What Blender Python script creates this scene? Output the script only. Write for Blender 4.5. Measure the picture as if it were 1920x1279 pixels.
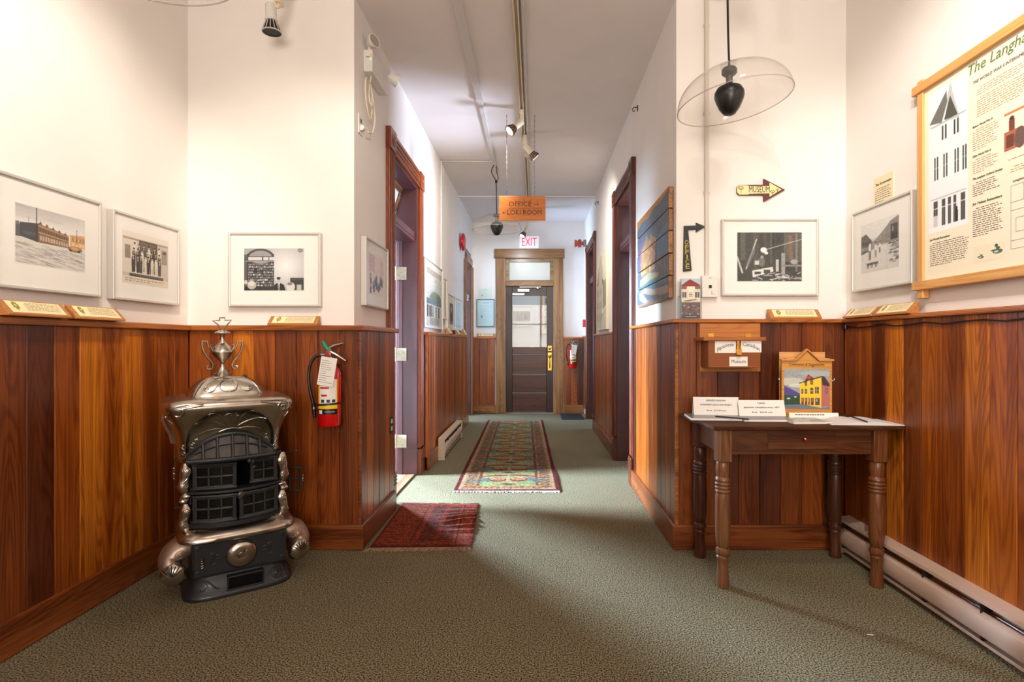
import bpy, math, random
import numpy as np
from mathutils import Vector, Matrix
from mathutils.bvhtree import BVHTree
random.seed(7); RNG = np.random.default_rng(5)
for o in list(bpy.data.objects): bpy.data.objects.remove(o)
SC = bpy.context.scene; COL = SC.collection; PI = math.pi
F = 1000.0; VX, VY, EYE = 1004.0, 643.0, 1.15        # focal length in pixels, vanishing point, eye height

# ---------------------------------------------------------------- camera
cd = bpy.data.cameras.new('camera'); cam = bpy.data.objects.new('camera', cd); COL.objects.link(cam)
cam.location = (0, 0, EYE); cam.rotation_euler = (PI/2, 0, 0)
cd.sensor_width = 36; cd.sensor_fit = 'HORIZONTAL'; cd.lens = 36*F/1920
cd.shift_x = -(VX-960)/1920; cd.shift_y = (VY-639.5)/1920; cd.clip_start = .02
SC.camera = cam
# ---------------------------------------------------------------- world, exposure
W = bpy.data.worlds.new('world'); SC.world = W; W.use_nodes = True
W.node_tree.nodes['Background'].inputs[0].default_value = (.62, .78, 1, 1)
W.node_tree.nodes['Background'].inputs[1].default_value = .6
SC.view_settings.view_transform = 'Standard'; SC.view_settings.look = 'None'
SC.view_settings.gamma = 1; SC.view_settings.use_curve_mapping = False
SC.view_settings.exposure = 0.42
cy = SC.cycles; cy.max_bounces = 7; cy.diffuse_bounces = 4; cy.glossy_bounces = 3; cy.transmission_bounces = 4
cy.transparent_max_bounces = 14; cy.caustics_reflective = False; cy.caustics_refractive = False
cy.sample_clamp_indirect = 4; cy.use_denoising = True

WARM = (1, .89, .77); WARM2 = (1, .93, .85); COOL = (.68, .78, 1.0); DAY = (.74, .87, 1.0)
def aim(o, tgt):
    o.rotation_euler = (Vector(tgt)-Vector(o.location)).to_track_quat('-Z', 'Y').to_euler()
def area(name, loc, tgt, sx, sy, power, col, spread=180):
    d = bpy.data.lights.new(name, 'AREA'); d.shape = 'RECTANGLE'; d.size = sx; d.size_y = sy
    d.energy = power; d.color = col; d.spread = math.radians(spread)
    o = bpy.data.objects.new(name, d); COL.objects.link(o); o.location = loc; aim(o, tgt); return o
def spot(name, loc, tgt, power, ang, blend=.8, col=WARM, rad=.03):
    d = bpy.data.lights.new(name, 'SPOT'); d.energy = power; d.color = col
    d.spot_size = math.radians(ang); d.spot_blend = blend; d.shadow_soft_size = rad
    o = bpy.data.objects.new(name, d); COL.objects.link(o); o.location = loc; aim(o, tgt); return o
# daylight from side-room windows, plus a warm fill lamp added behind the camera
area('daylight_side_room', (-4.5, 4.30, 2.1), (.5, 4.36, .2), .75, 1.1, 200, (.58, .78, 1), 56)
area('daylight_side_room_far', (-3.6, 7.0, 2.0), (.3, 2.5, 0), .7, .9, 34, (.60, .78, 1), 30)
area('daylight_far_left', (-2.9, 8.1, 1.5), (0, 8.2, 2.3), 1.0, 1.6, 165, (.50, .70, 1), 130)
area('daylight_far_right', (2.7, 7.6, 1.8), (0, 7.8, 1.6), .9, 1.5, 26, (.45, .70, 1), 150)
area('daylight_right_room', (3.9, 5.0, 1.0), (.3, 4.5, 3.0), 1.0, 1.2, 130, (.66, .76, 1), 90)
area('fill_entrance', (0.2, -3.3, 1.7), (0.1, 2.2, 2.7), 2.2, 1.9, 160, (1, .89, .80), 170)  # added warm fill, unseen, lifts the walls, floor and hall ceiling
area('daylight_back_room', (0.1, 10.0, 3.0), (0, 10.1, 1.0), 1.4, .6, 13, (.8, .9, 1), 170)
# track spots
spot('spot_left_wall_near', (-.75, .9, 2.95), (-1.95, 1.75, 1.85), 78, 78)
spot('spot_left_wall', (-.85, 1.5, 2.95), (-1.95, 2.35, 1.8), 40, 66)
spot('spot_left_alcove', (-1.0, 1.55, 2.95), (-1.42, 3.0, 1.85), 30, 60)
spot('spot_hall_corner', (-.12, 1.9, 3.0), (-1.0, 3.3, 1.7), 30, 62)
spot('spot_right_shade', (-1.34, -.5, 2.95), (1.2, 3.0, 2.05), 44, 56, .8, WARM, .045)
spot('spot_right_wall_near', (.65, .8, 2.95), (1.75, 1.7, 1.9), 86, 84, .8, WARM2)
spot('spot_right_wall', (.8, 1.5, 2.95), (1.75, 2.45, 1.75), 34, 74, .8, WARM2)
spot('spot_right_alcove', (.9, 1.5, 2.95), (1.2, 3.0, 1.6), 10, 80)

spot('spot_hall_left', (-.26, 4.40, 2.87), (-1.03, 5.6, 1.9), 92, 105, 1.0, WARM2)
spot('spot_hall_right', (.06, 5.06, 2.85), (.80, 6.1, 1.8), 84, 105, 1.0, WARM2)
spot('spot_hall_far', (-.24, 7.74, 2.66), (-.5, 8.7, 1.8), 30, 120, 1.0, DAY)
# ---------------------------------------------------------------- helpers
def lin(c):
    c = np.asarray(c, float); return np.where(c <= .04045, c/12.92, ((c+.055)/1.055)**2.4)
def rgb(r, g, b): return tuple(float(x) for x in lin(np.array([r, g, b])/255))+(1.0,)

class MB:
    def __init__(s): s.v = []; s.f = []; s.m = []; s.cm = 0
    def add(s, vs, fs, m=None):
        o = len(s.v); s.v += [tuple(p) for p in vs]; s.f += [tuple(i+o for i in f) for f in fs]; s.m += [s.cm if m is None else m]*len(fs); return s
    def box(s, x0, x1, y0, y1, z0, z1, m=None):
        vs = [(x, y, z) for z in (z0, z1) for y in (y0, y1) for x in (x0, x1)]
        return s.add(vs, [(0, 2, 3, 1), (4, 5, 7, 6), (0, 1, 5, 4), (2, 6, 7, 3), (0, 4, 6, 2), (1, 3, 7, 5)], m)
    def obox(s, c, size, R, m=None):
        a, b, d = [q/2 for q in size]; c = Vector(c)
        vs = [c+R@Vector((x, y, z)) for z in (-d, d) for y in (-b, b) for x in (-a, a)]
        return s.add(vs, [(0, 2, 3, 1), (4, 5, 7, 6), (0, 1, 5, 4), (2, 6, 7, 3), (0, 4, 6, 2), (1, 3, 7, 5)], m)
    def loft(s, rings, cap0=True, cap1=True, closed=False, m=None):
        n = len(rings[0]); vs = [p for r in rings for p in r]; fs = []
        R = len(rings)
        for i in range(R if closed else R-1):
            for j in range(n):
                k = (j+1) % n; i2 = (i+1) % R
                fs.append((i*n+j, i*n+k, i2*n+k, i2*n+j))
        if not closed:
            if cap0: fs.append(tuple(reversed(range(n))))
            if cap1: fs.append(tuple(range((R-1)*n, R*n)))
        return s.add(vs, fs, m)
    def tube(s, pts, r, sides=8, closed=False, flat=1.0, up=None, m=None):
        P = [Vector(p) for p in pts]; n = len(P)
        if n < 2: return s
        rs = list(r) if hasattr(r, '__len__') else [r]*n
        T = []
        for i in range(n):
            a = P[i-1] if (i or closed) else P[i]; b = P[(i+1) % n] if (i < n-1 or closed) else P[i]
            t = b-a; T.append(t.normalized() if t.length > 1e-9 else Vector((0, 0, 1)))
        u = Vector(up) if up else (Vector((0, 1, 0)) if abs(T[0].y) < .9 else Vector((1, 0, 0)))
        rings = []
        for i in range(n):
            u = u-T[i]*u.dot(T[i])
            if u.length < 1e-6: u = T[i].orthogonal()
            u.normalize(); w = T[i].cross(u)
            rings.append([P[i]+rs[i]*(w*math.cos(2*PI*k/sides)+u*flat*math.sin(2*PI*k/sides)) for k in range(sides)])
        return s.loft(rings, closed=closed, m=m)
    def lathe(s, prof, c=(0, 0, 0), segs=20, R=None, m=None):
        R = R or Matrix.Identity(3); c = Vector(c); rings = []
        for r, z in prof:
            rings.append([c+R@Vector((r*math.cos(2*PI*k/segs), r*math.sin(2*PI*k/segs), z)) for k in range(segs)])
        return s.loft(rings, m=m)
    def prism(s, poly, y0, y1, T=None, m=None):       # polygon in (x, z), extruded along y
        T = T or (lambda p: p); n = len(poly)
        vs = [T((x, y0, z)) for x, z in poly]+[T((x, y1, z)) for x, z in poly]
        fs = [tuple(range(n)), tuple(reversed(range(n, 2*n)))]+[(i, i+n, (i+1) % n+n, (i+1) % n) for i in range(n)]
        return s.add(vs, fs, m)
    def quad(s, a, b, c, d, m=None): return s.add([a, b, c, d], [(0, 1, 2, 3)], m)
    def build(s, name, mats, parent=None, smooth=False, bevel=0, color=None, angle=40, segs=2, fix=True):
        me = bpy.data.meshes.new(name); me.from_pydata(s.v, [], s.f)
        if not isinstance(mats, (list, tuple)): mats = [mats]
        for q in mats: me.materials.append(q)
        me.polygons.foreach_set('material_index', s.m)
        if fix:
            import bmesh
            b = bmesh.new(); b.from_mesh(me); bmesh.ops.recalc_face_normals(b, faces=b.faces); b.to_mesh(me); b.free()
        if smooth:
            me.polygons.foreach_set('use_smooth', [True]*len(s.f)); me.set_sharp_from_angle(angle=math.radians(angle))
        o = bpy.data.objects.new(name, me); COL.objects.link(o)
        if bevel:
            md = o.modifiers.new('bevel', 'BEVEL'); md.width = bevel; md.segments = segs; md.limit_method = 'ANGLE'; md.angle_limit = math.radians(50)
        if parent: o.parent = parent
        if color: o.color = color
        return o
def tag(o, label=None, cat=None, group=None, kind=None):
    if label: o['label'] = label
    if cat: o['category'] = cat
    if group: o['group'] = group
    if kind: o['kind'] = kind
    return o
def thing(name, label, cat, loc=(0, 0, 0), rz=0, group=None):
    o = bpy.data.objects.new(name, None); COL.objects.link(o); o.location = loc; o.rotation_euler = (0, 0, rz); o.empty_display_size = .05
    return tag(o, label, cat, group)
def struct(o): o['kind'] = 'structure'; return o
def zz(py, Z): return EYE-(py-VY)*Z/F
def xx(px, Z): return (px-VX)*Z/F
def wZ(px, X): return X*F/(px-VX)
def Rx(a): return Matrix.Rotation(a, 3, 'X')
def Ry(a): return Matrix.Rotation(a, 3, 'Y')
def Rz(a): return Matrix.Rotation(a, 3, 'Z')

_tc = {}
def text(s, size, mat, parent, loc, width=None, rot=(PI/2, 0, 0), align='CENTER', shear=0, ext=.0004, name='lettering', warp=None, bold=0, spacing=1):
    cu = bpy.data.curves.new('t', 'FONT'); cu.body = s; cu.size = size; cu.align_x = align; cu.align_y = 'CENTER'; cu.shear = shear
    cu.extrude = ext; cu.resolution_u = 2; cu.offset = 0; cu.space_character = spacing
    t = bpy.data.objects.new('t', cu); me = bpy.data.meshes.new_from_object(t); bpy.data.objects.remove(t)
    me.name = name; me.materials.clear(); me.materials.append(mat)
    co = np.empty(len(me.vertices)*3); me.vertices.foreach_get('co', co); co = co.reshape(-1, 3)
    if width and len(co):
        w = co[:, 0].max()-co[:, 0].min(); co[:, 0] *= width/max(w, 1e-6)
    if warp: co[:, 1] += np.array([warp(x) for x in co[:, 0]])
    me.vertices.foreach_set('co', co.ravel()); me.update()
    o = bpy.data.objects.new(name, me); COL.objects.link(o); o.location = loc; o.rotation_euler = rot
    if parent: o.parent = parent
    return o

# ---------------------------------------------------------------- materials
def newmat(name):
    m = bpy.data.materials.new(name); m.use_nodes = True; nt = m.node_tree
    return m, nt, nt.nodes['Principled BSDF']
def nd(nt, t, **kw):
    n = nt.nodes.new(t)
    for k, v in kw.items():
        if hasattr(n, k) and not k[0].isupper(): setattr(n, k, v)
        else: n.inputs[k.replace('_', ' ')].default_value = v
    return n
def mat(name, col, rough=.5, metal=0, noise=0, nscale=30, bump=0, bscale=200, coat=0, emit=0, spec=.5, col2=None, sub=0):
    m, nt, b = newmat(name); L = nt.links
    b.inputs['Base Color'].default_value = col; b.inputs['Roughness'].default_value = rough; b.inputs['Metallic'].default_value = metal
    b.inputs['Specular IOR Level'].default_value = spec; b.inputs['Coat Weight'].default_value = coat
    tc = nd(nt, 'ShaderNodeTexCoord')
    if noise:
        n = nd(nt, 'ShaderNodeTexNoise', Scale=nscale, Detail=4.0); L.new(tc.outputs['Object'], n.inputs['Vector'])
        mx = nd(nt, 'ShaderNodeMix', data_type='RGBA'); c2 = col2 or tuple(x*(1-noise) for x in col[:3])+(1,)
        mx.inputs[6].default_value = col; mx.inputs[7].default_value = c2
        rp = nd(nt, 'ShaderNodeMapRange'); rp.inputs[1].default_value = .4; rp.inputs[2].default_value = .65
        L.new(n.outputs[0], rp.inputs[0]); L.new(rp.outputs[0], mx.inputs[0]); L.new(mx.outputs[2], b.inputs['Base Color'])
    if bump:
        n = nd(nt, 'ShaderNodeTexNoise', Scale=bscale, Detail=3.0); L.new(tc.outputs['Object'], n.inputs['Vector'])
        bp = nd(nt, 'ShaderNodeBump', Strength=bump, Distance=.002); L.new(n.outputs[0], bp.inputs['Height']); L.new(bp.outputs[0], b.inputs['Normal'])
    if emit:
        b.inputs['Emission Color'].default_value = col; b.inputs['Emission Strength'].default_value = emit
    return m
def wood(name, along='Z', rough=.33, dark=.36, fine=1.0, coat=.22, sheen=None, bumpy=.25, blotch=.46):
    """colour of the piece = object colour x grain; grain runs along the given axis"""
    m, nt, b = newmat(name); L = nt.links
    tc = nd(nt, 'ShaderNodeTexCoord'); oi = nd(nt, 'ShaderNodeObjectInfo')
    ad = nd(nt, 'ShaderNodeVectorMath', operation='ADD'); ml = nd(nt, 'ShaderNodeVectorMath', operation='SCALE')
    cb = nd(nt, 'ShaderNodeCombineXYZ'); cb.inputs[0].default_value = 1; cb.inputs[1].default_value = .37; cb.inputs[2].default_value = 2.1
    L.new(cb.outputs[0], ml.inputs[0]); mu = nd(nt, 'ShaderNodeMath', operation='MULTIPLY'); mu.inputs[1].default_value = 37.0
    L.new(oi.outputs['Random'], mu.inputs[0]); L.new(mu.outputs[0], ml.inputs['Scale'])
    L.new(tc.outputs['Object'], ad.inputs[0]); L.new(ml.outputs[0], ad.inputs[1])
    def sc(a, l):
        v = {'X': (l, a, a), 'Y': (a, l, a), 'Z': (a, a, l)}[along]
        q = nd(nt, 'ShaderNodeVectorMath', operation='MULTIPLY'); q.inputs[1].default_value = v; L.new(ad.outputs[0], q.inputs[0]); return q
    # broad rings: contour lines of a stretched noise (cathedral grain)
    n1 = nd(nt, 'ShaderNodeTexNoise', Scale=1.0, Detail=1.0, Roughness=.4); L.new(sc(8*fine, .5).outputs[0], n1.inputs['Vector'])
    f1 = nd(nt, 'ShaderNodeMath', operation='MULTIPLY'); f1.inputs[1].default_value = 190.0; L.new(n1.outputs[0], f1.inputs[0])
    s1 = nd(nt, 'ShaderNodeMath', operation='SINE'); L.new(f1.outputs[0], s1.inputs[0])
    r1 = nd(nt, 'ShaderNodeMapRange'); r1.inputs[1].default_value = -.2; r1.inputs[2].default_value = 1.0; L.new(s1.outputs[0], r1.inputs[0])
    # fine fibres
    n2 = nd(nt, 'ShaderNodeTexNoise', Scale=1.0, Detail=5.0, Roughness=.65); L.new(sc(110*fine, 1.1).outputs[0], n2.inputs['Vector'])
    r2 = nd(nt, 'ShaderNodeMapRange'); r2.inputs[1].default_value = .35; r2.inputs[2].default_value = .7; L.new(n2.outputs[0], r2.inputs[0])
    # heartwood blotches
    n3 = nd(nt, 'ShaderNodeTexNoise', Scale=1.0, Detail=2.0); L.new(sc(13*fine, .9).outputs[0], n3.inputs['Vector'])
    r3 = nd(nt, 'ShaderNodeMapRange'); r3.inputs[1].default_value = .45; r3.inputs[2].default_value = .72; L.new(n3.outputs[0], r3.inputs[0])
    a1 = nd(nt, 'ShaderNodeMath', operation='MULTIPLY'); a1.inputs[1].default_value = .34; L.new(r1.outputs[0], a1.inputs[0])
    a2 = nd(nt, 'ShaderNodeMath', operation='MULTIPLY_ADD'); a2.inputs[1].default_value = .66; L.new(r2.outputs[0], a2.inputs[0]); L.new(a1.outputs[0], a2.inputs[2])
    a3 = nd(nt, 'ShaderNodeMath', operation='MULTIPLY_ADD'); a3.inputs[1].default_value = blotch*1.6; L.new(r3.outputs[0], a3.inputs[0]); L.new(a2.outputs[0], a3.inputs[2])
    a3.use_clamp = True
    dk = nd(nt, 'ShaderNodeVectorMath', operation='MULTIPLY'); L.new(oi.outputs['Color'], dk.inputs[0]); dk.inputs[1].default_value = (dark, dark*.72, dark*.55)
    mx = nd(nt, 'ShaderNodeMix', data_type='RGBA'); L.new(a3.outputs[0], mx.inputs[0]); L.new(oi.outputs['Color'], mx.inputs[6]); L.new(dk.outputs[0], mx.inputs[7])
    L.new(mx.outputs[2], b.inputs['Base Color'])
    b.inputs['Roughness'].default_value = rough; b.inputs['Coat Weight'].default_value = coat; b.inputs['Coat Roughness'].default_value = .28
    b.inputs['Specular IOR Level'].default_value = .35
    bp = nd(nt, 'ShaderNodeBump', Strength=bumpy, Distance=.0012); L.new(a2.outputs[0], bp.inputs['Height']); L.new(bp.outputs[0], b.inputs['Normal'])
    return m
TABW = wood('worn_table_wood', 'X', rough=.6, coat=0, blotch=.5); TABW.node_tree.nodes['Principled BSDF'].inputs['Specular IOR Level'].default_value = .1
WS = wood('smooth_golden_wood', 'X', rough=.45, coat=.05, dark=.72, blotch=.15, bumpy=.1); WSZ = wood('smooth_golden_wood_upright', 'Z', rough=.45, coat=.05, dark=.72, blotch=.15, bumpy=.1)
WZ = wood('cedar_vertical', 'Z'); WX = wood('cedar_along_x', 'X'); WY = wood('cedar_along_y', 'Y')
def glassmat(name, tint=(1, 1, 1, 1), rough=.03, refl=1.0, cloudy=0, cloudcol=(1, 1, 1, 1), ior=1.5):
    m, nt, b = newmat(name); L = nt.links; nt.nodes.remove(b); out = nt.nodes['Material Output']
    t = nd(nt, 'ShaderNodeBsdfTransparent'); t.inputs[0].default_value = tint
    g = nd(nt, 'ShaderNodeBsdfGlossy'); g.inputs['Roughness'].default_value = rough
    lw = nd(nt, 'ShaderNodeLayerWeight'); pw = nd(nt, 'ShaderNodeMath', operation='POWER'); pw.inputs[1].default_value = 4.5; L.new(lw.outputs['Facing'], pw.inputs[0])
    mu = nd(nt, 'ShaderNodeMath', operation='MULTIPLY_ADD'); mu.inputs[1].default_value = refl*.85; mu.inputs[2].default_value = .04*refl; L.new(pw.outputs[0], mu.inputs[0])
    ms = nd(nt, 'ShaderNodeMixShader'); L.new(mu.outputs[0], ms.inputs[0]); L.new(t.outputs[0], ms.inputs[1]); L.new(g.outputs[0], ms.inputs[2])
    last = ms
    if cloudy:
        d = nd(nt, 'ShaderNodeBsdfDiffuse'); d.inputs[0].default_value = cloudcol
        m2 = nd(nt, 'ShaderNodeMixShader'); m2.inputs[0].default_value = cloudy; L.new(ms.outputs[0], m2.inputs[1]); L.new(d.outputs[0], m2.inputs[2]); last = m2
    L.new(last.outputs[0], out.inputs[0]); return m
PLASTER = mat('plaster_paint', rgb(238, 232, 226), .7, noise=.02, nscale=4, bump=.15, bscale=60)
CEILM = mat('ceiling_paint', rgb(234, 226, 222), .75, noise=.03, nscale=3)
WHITE = mat('white_enamel', rgb(225, 222, 215), .35); CREAM = mat('cream_plastic', rgb(226, 214, 190), .4)
GREYM = mat('grey_paint', rgb(190, 188, 184), .4)
BLACK = mat('black_plastic', rgb(18, 18, 20), .35); INK = mat('black_ink', rgb(26, 24, 24), .6); GREENINK = mat('green_ink', rgb(84, 98, 52), .6)
GREYINK = mat('grey_ink', rgb(120, 108, 98), .7); YELLOW = mat('yellow_print', rgb(236, 200, 30), .45); GOLDINK = mat('gold_ink', rgb(196, 180, 50), .5)
RED = mat('red_enamel', rgb(200, 14, 20), .22, coat=.5); REDP = mat('red_plastic', rgb(190, 12, 24), .3)
GREEN = mat('green_plastic', rgb(20, 130, 100), .4); PAPER = mat('paper', rgb(232, 228, 220), .7); OLDPAPER = mat('cream_paper', rgb(238, 222, 184), .7)
BRASS = mat('brass', rgb(220, 165, 70), .28, 1); STEEL = mat('steel', rgb(170, 168, 165), .3, 1); ALU = mat('frame_silver', rgb(205, 200, 192), .35, .35)
MATB = mat('mat_board', rgb(240, 237, 230), .8); PICGLASS = glassmat('picture_glass', (.985, .985, .985, 1), .02, .55)
PANE = glassmat('window_glass', (.95, .96, .96, 1), .02, .9)
HINGE = mat('worn_cream_metal', rgb(214, 204, 178), .45, .3, noise=.25, nscale=60)
def attrmat(name, rough=.6, spec=.4, bump=0):
    m, nt, b = newmat(name); a = nd(nt, 'ShaderNodeAttribute'); a.attribute_name = 'col'
    nt.links.new(a.outputs['Color'], b.inputs['Base Color']); b.inputs['Roughness'].default_value = rough; b.inputs['Specular IOR Level'].default_value = spec
    if bump:
        tc = nd(nt, 'ShaderNodeTexCoord'); n = nd(nt, 'ShaderNodeTexNoise', Scale=260.0, Detail=3.0); nt.links.new(tc.outputs['Object'], n.inputs['Vector'])
        bp = nd(nt, 'ShaderNodeBump', Strength=bump, Distance=.004); nt.links.new(n.outputs[0], bp.inputs['Height']); nt.links.new(bp.outputs[0], b.inputs['Normal'])
    return m
PRINT = attrmat('printed_picture', .5); WOVEN = attrmat('woven_wool', .95, .1, .9)
def carpetmat():
    m, nt, b = newmat('loop_carpet'); L = nt.links; tc = nd(nt, 'ShaderNodeTexCoord')
    n = nd(nt, 'ShaderNodeTexNoise', Scale=175.0, Detail=2.0, Roughness=.6); L.new(tc.outputs['Object'], n.inputs['Vector'])
    cr = nd(nt, 'ShaderNodeValToRGB'); L.new(n.outputs[0], cr.inputs[0]); e = cr.color_ramp.elements
    e[0].position = .30; e[0].color = rgb(22, 22, 20); e[1].position = .74; e[1].color = rgb(240, 224, 180)
    for p, c in ((.42, rgb(66, 64, 54)), (.50, rgb(120, 114, 92)), (.57, rgb(176, 156, 112)), (.64, rgb(120, 124, 114))):
        q = e.new(p); q.color = c
    n2 = nd(nt, 'ShaderNodeTexNoise', Scale=2.0, Detail=3.0); L.new(tc.outputs['Object'], n2.inputs['Vector'])
    mr = nd(nt, 'ShaderNodeMapRange'); mr.inputs[3].default_value = .76; mr.inputs[4].default_value = .99; L.new(n2.outputs[0], mr.inputs[0])
    vm = nd(nt, 'ShaderNodeVectorMath', operation='SCALE'); L.new(cr.outputs[0], vm.inputs[0]); L.new(mr.outputs[0], vm.inputs['Scale'])
    L.new(vm.outputs[0], b.inputs['Base Color']); b.inputs['Roughness'].default_value = 1; b.inputs['Specular IOR Level'].default_value = .1
    bp = nd(nt, 'ShaderNodeBump', Strength=.8, Distance=.004); L.new(n.outputs[0], bp.inputs['Height']); L.new(bp.outputs[0], b.inputs['Normal'])
    return m
CARPET = carpetmat()
JAMB = mat('worn_mauve_paint', rgb(92, 52, 56), .4, noise=.12, nscale=9, coat=.2)
JAMBD = mat('dark_brown_paint', rgb(74, 36, 26), .4, noise=.25, nscale=7, coat=.2)
DARKROOM = mat('side_room_paint', rgb(205, 208, 212), .8)

# ---------------------------------------------------------------- painter for flat prints and woven rugs
class Img:
    def __init__(s, w, h, c=(128, 128, 128)):
        w, h = int(w*1.6), int(h*1.6)
        s.w, s.h = w, h; s.a = np.empty((h, w, 3)); s.a[:] = c
        s.Y, s.X = np.mgrid[0:h, 0:w]; s.X = (s.X+.5)/w; s.Y = (s.Y+.5)/h
    def put(s, M, c, al=1): s.a[M] = s.a[M]*(1-al)+np.array(c, float)*al; return s
    def rect(s, x0, y0, x1, y1, c, al=1): return s.put((s.X >= x0) & (s.X < x1) & (s.Y >= y0) & (s.Y < y1), c, al)
    def ell(s, cx, cy, rx, ry, c, al=1): return s.put(((s.X-cx)/rx)**2+((s.Y-cy)/ry)**2 < 1, c, al)
    def poly(s, pts, c, al=1):
        M = np.zeros(s.X.shape, bool); n = len(pts)
        for i in range(n):
            (x0, y0), (x1, y1) = pts[i], pts[(i+1) % n]
            if y0 == y1: continue
            M ^= ((s.Y < y0) != (s.Y < y1)) & (s.X < (x1-x0)*(s.Y-y0)/(y1-y0)+x0)
        return s.put(M, c, al)
    def line(s, x0, y0, x1, y1, w, c, al=1):
        dx, dy = x1-x0, y1-y0; q = max(dx*dx+dy*dy, 1e-9); t = np.clip(((s.X-x0)*dx+(s.Y-y0)*dy)/q, 0, 1)
        return s.put(np.hypot(s.X-x0-t*dx, s.Y-y0-t*dy) < w/2, c, al)
    def noise(s, amp, k=1, ky=None, reg=None):
        ky = ky or k; n = RNG.normal(0, amp*.6, (s.h//ky+2, s.w//k+2)); n = np.repeat(np.repeat(n, ky, 0), k, 1)[:s.h, :s.w]
        if reg is not None: n = n*reg
        s.a = np.clip(s.a+n[..., None], 0, 255); return s
    def blur(s, n=1):
        for _ in range(n):
            p = np.pad(s.a, ((1, 1), (1, 1), (0, 0)), 'edge'); s.a = (p[1:-1, 1:-1]*2+p[:-2, 1:-1]+p[2:, 1:-1]+p[1:-1, :-2]+p[1:-1, 2:])/6
        return s
    def tone(s, t): s.a = s.a*np.array(t)/np.mean(t)*1.0; s.a = np.clip(s.a, 0, 255); return s
    def mesh(s, name, m, pos, parent=None, smooth=False):
        """pos(u, v) -> point for arrays u (0..1 right) and v (0..1 down)"""
        s.blur(1); u, v = np.meshgrid(np.linspace(0, 1, s.w), np.linspace(0, 1, s.h)); P = pos(u, v)
        V = np.stack([np.broadcast_to(p, u.shape) for p in P], -1).reshape(-1, 3)
        i = np.arange(s.w*s.h).reshape(s.h, s.w); Q = np.stack([i[1:, :-1], i[1:, 1:], i[:-1, 1:], i[:-1, :-1]], -1).reshape(-1, 4)
        me = bpy.data.meshes.new(name); me.vertices.add(len(V)); me.vertices.foreach_set('co', V.ravel().astype(np.float32))
        me.loops.add(Q.size); me.loops.foreach_set('vertex_index', Q.ravel().astype(np.int32)); me.polygons.add(len(Q))
        me.polygons.foreach_set('loop_start', np.arange(0, Q.size, 4, dtype=np.int32)); me.update(calc_edges=True)
        at = me.color_attributes.new('col', 'FLOAT_COLOR', 'POINT'); c = np.ones((s.w*s.h, 4)); c[:, :3] = lin(s.a/255).reshape(-1, 3)
        at.data.foreach_set('color', c.ravel().astype(np.float32)); me.materials.append(m)
        if smooth: me.polygons.foreach_set('use_smooth', [True]*len(Q))
        o = bpy.data.objects.new(name, me); COL.objects.link(o)
        if parent: o.parent = parent
        return o

# ================================================================ THE SETTING
CH = 3.12; RAIL = 1.248; RR = 1.283; RF = 1.262; FY = 3.03; XL, XR = -1.975, 1.765; HL, HR = -1.03, .80; FARY = 8.72
NEAR = -2.6
def boxes(name, lst, m, **kw):
    b = MB()
    for q in lst: b.box(*q)
    return struct(b.build(name, m, **kw))
floor = boxes('floor', [(-5, 4.2, -4, 11.2, -.1, 0)], CARPET)
boxes('ceiling', [(-5, 4.2, -4, 11.2, CH, CH+.1)], CEILM)
wl = boxes('wall_left', [(XL-.15, XL, NEAR, FY, 0, CH)], PLASTER)
wr = boxes('wall_right', [(XR, XR+.15, NEAR, FY, 0, CH)], PLASTER)
LD = (3.81, 4.64); LD2 = (7.76, 8.47); RD = (4.38, 5.21); RD2 = (7.13, 8.05); TOP = 2.55
wal = boxes('wall_left_alcove', [(XL-.15, HL, FY, FY+.17, 0, CH)], PLASTER)
war = boxes('wall_right_alcove', [(HR, XR+.15, FY, FY+.17, 0, CH)], PLASTER)
whl = boxes('wall_left_hall', [(HL-.17, HL, FY+.17, LD[0], 0, CH), (HL-.17, HL, LD[0], LD[1], TOP, CH), (HL-.17, HL, LD[1], LD2[0], 0, CH),
            (HL-.17, HL, LD2[0], LD2[1], TOP, CH), (HL-.17, HL, LD2[1], FARY+.15, 0, CH)], PLASTER)
whr = boxes('wall_right_hall', [(HR, HR+.17, FY+.17, RD[0], 0, CH), (HR, HR+.17, RD[0], RD[1], TOP, CH), (HR, HR+.17, RD[1], RD2[0], 0, CH),
            (HR, HR+.17, RD2[0], RD2[1], TOP, CH), (HR, HR+.17, RD2[1], FARY+.15, 0, CH)], PLASTER)
FD = (-.487, .296)
wf = boxes('wall_far', [(HL, FD[0], FARY, FARY+.15, 0, CH), (FD[1], HR, FARY, FARY+.15, 0, CH), (FD[0], FD[1], FARY, FARY+.15, 2.53, CH)], PLASTER)
boxes('wall_back', [(-2.2, -.95, NEAR-.15, NEAR, 0, CH), (1.35, 2.0, NEAR-.15, NEAR, 0, CH), (-.95, 1.35, NEAR-.15, NEAR, 0, .9), (-.95, 1.35, NEAR-.15, NEAR, 2.8, CH)], PLASTER)
b = MB()
for x in (-.95, .17, 1.29): b.box(x, x+.06, NEAR-.12, NEAR-.02, .9, 2.8)
for z in (.9, 1.82, 2.74): b.box(-.95, 1.35, NEAR-.12, NEAR-.02, z, z+.06)
w1 = struct(b.build('window_1', WHITE, bevel=.004));  # unseen window frame, added to go with the entrance fill lamp
MB().quad((-.9, NEAR-.07, .94), (1.3, NEAR-.07, .94), (1.3, NEAR-.07, 2.76), (-.9, NEAR-.07, 2.76)).build('pane', PANE, w1)
boxes('wall_outside_back', [(-2.4, 2.4, -3.9, -3.8, 0, CH), (-2.4, -2.3, -3.8, NEAR, 0, CH), (2.3, 2.4, -3.8, NEAR, 0, CH)], DARKROOM)
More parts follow.
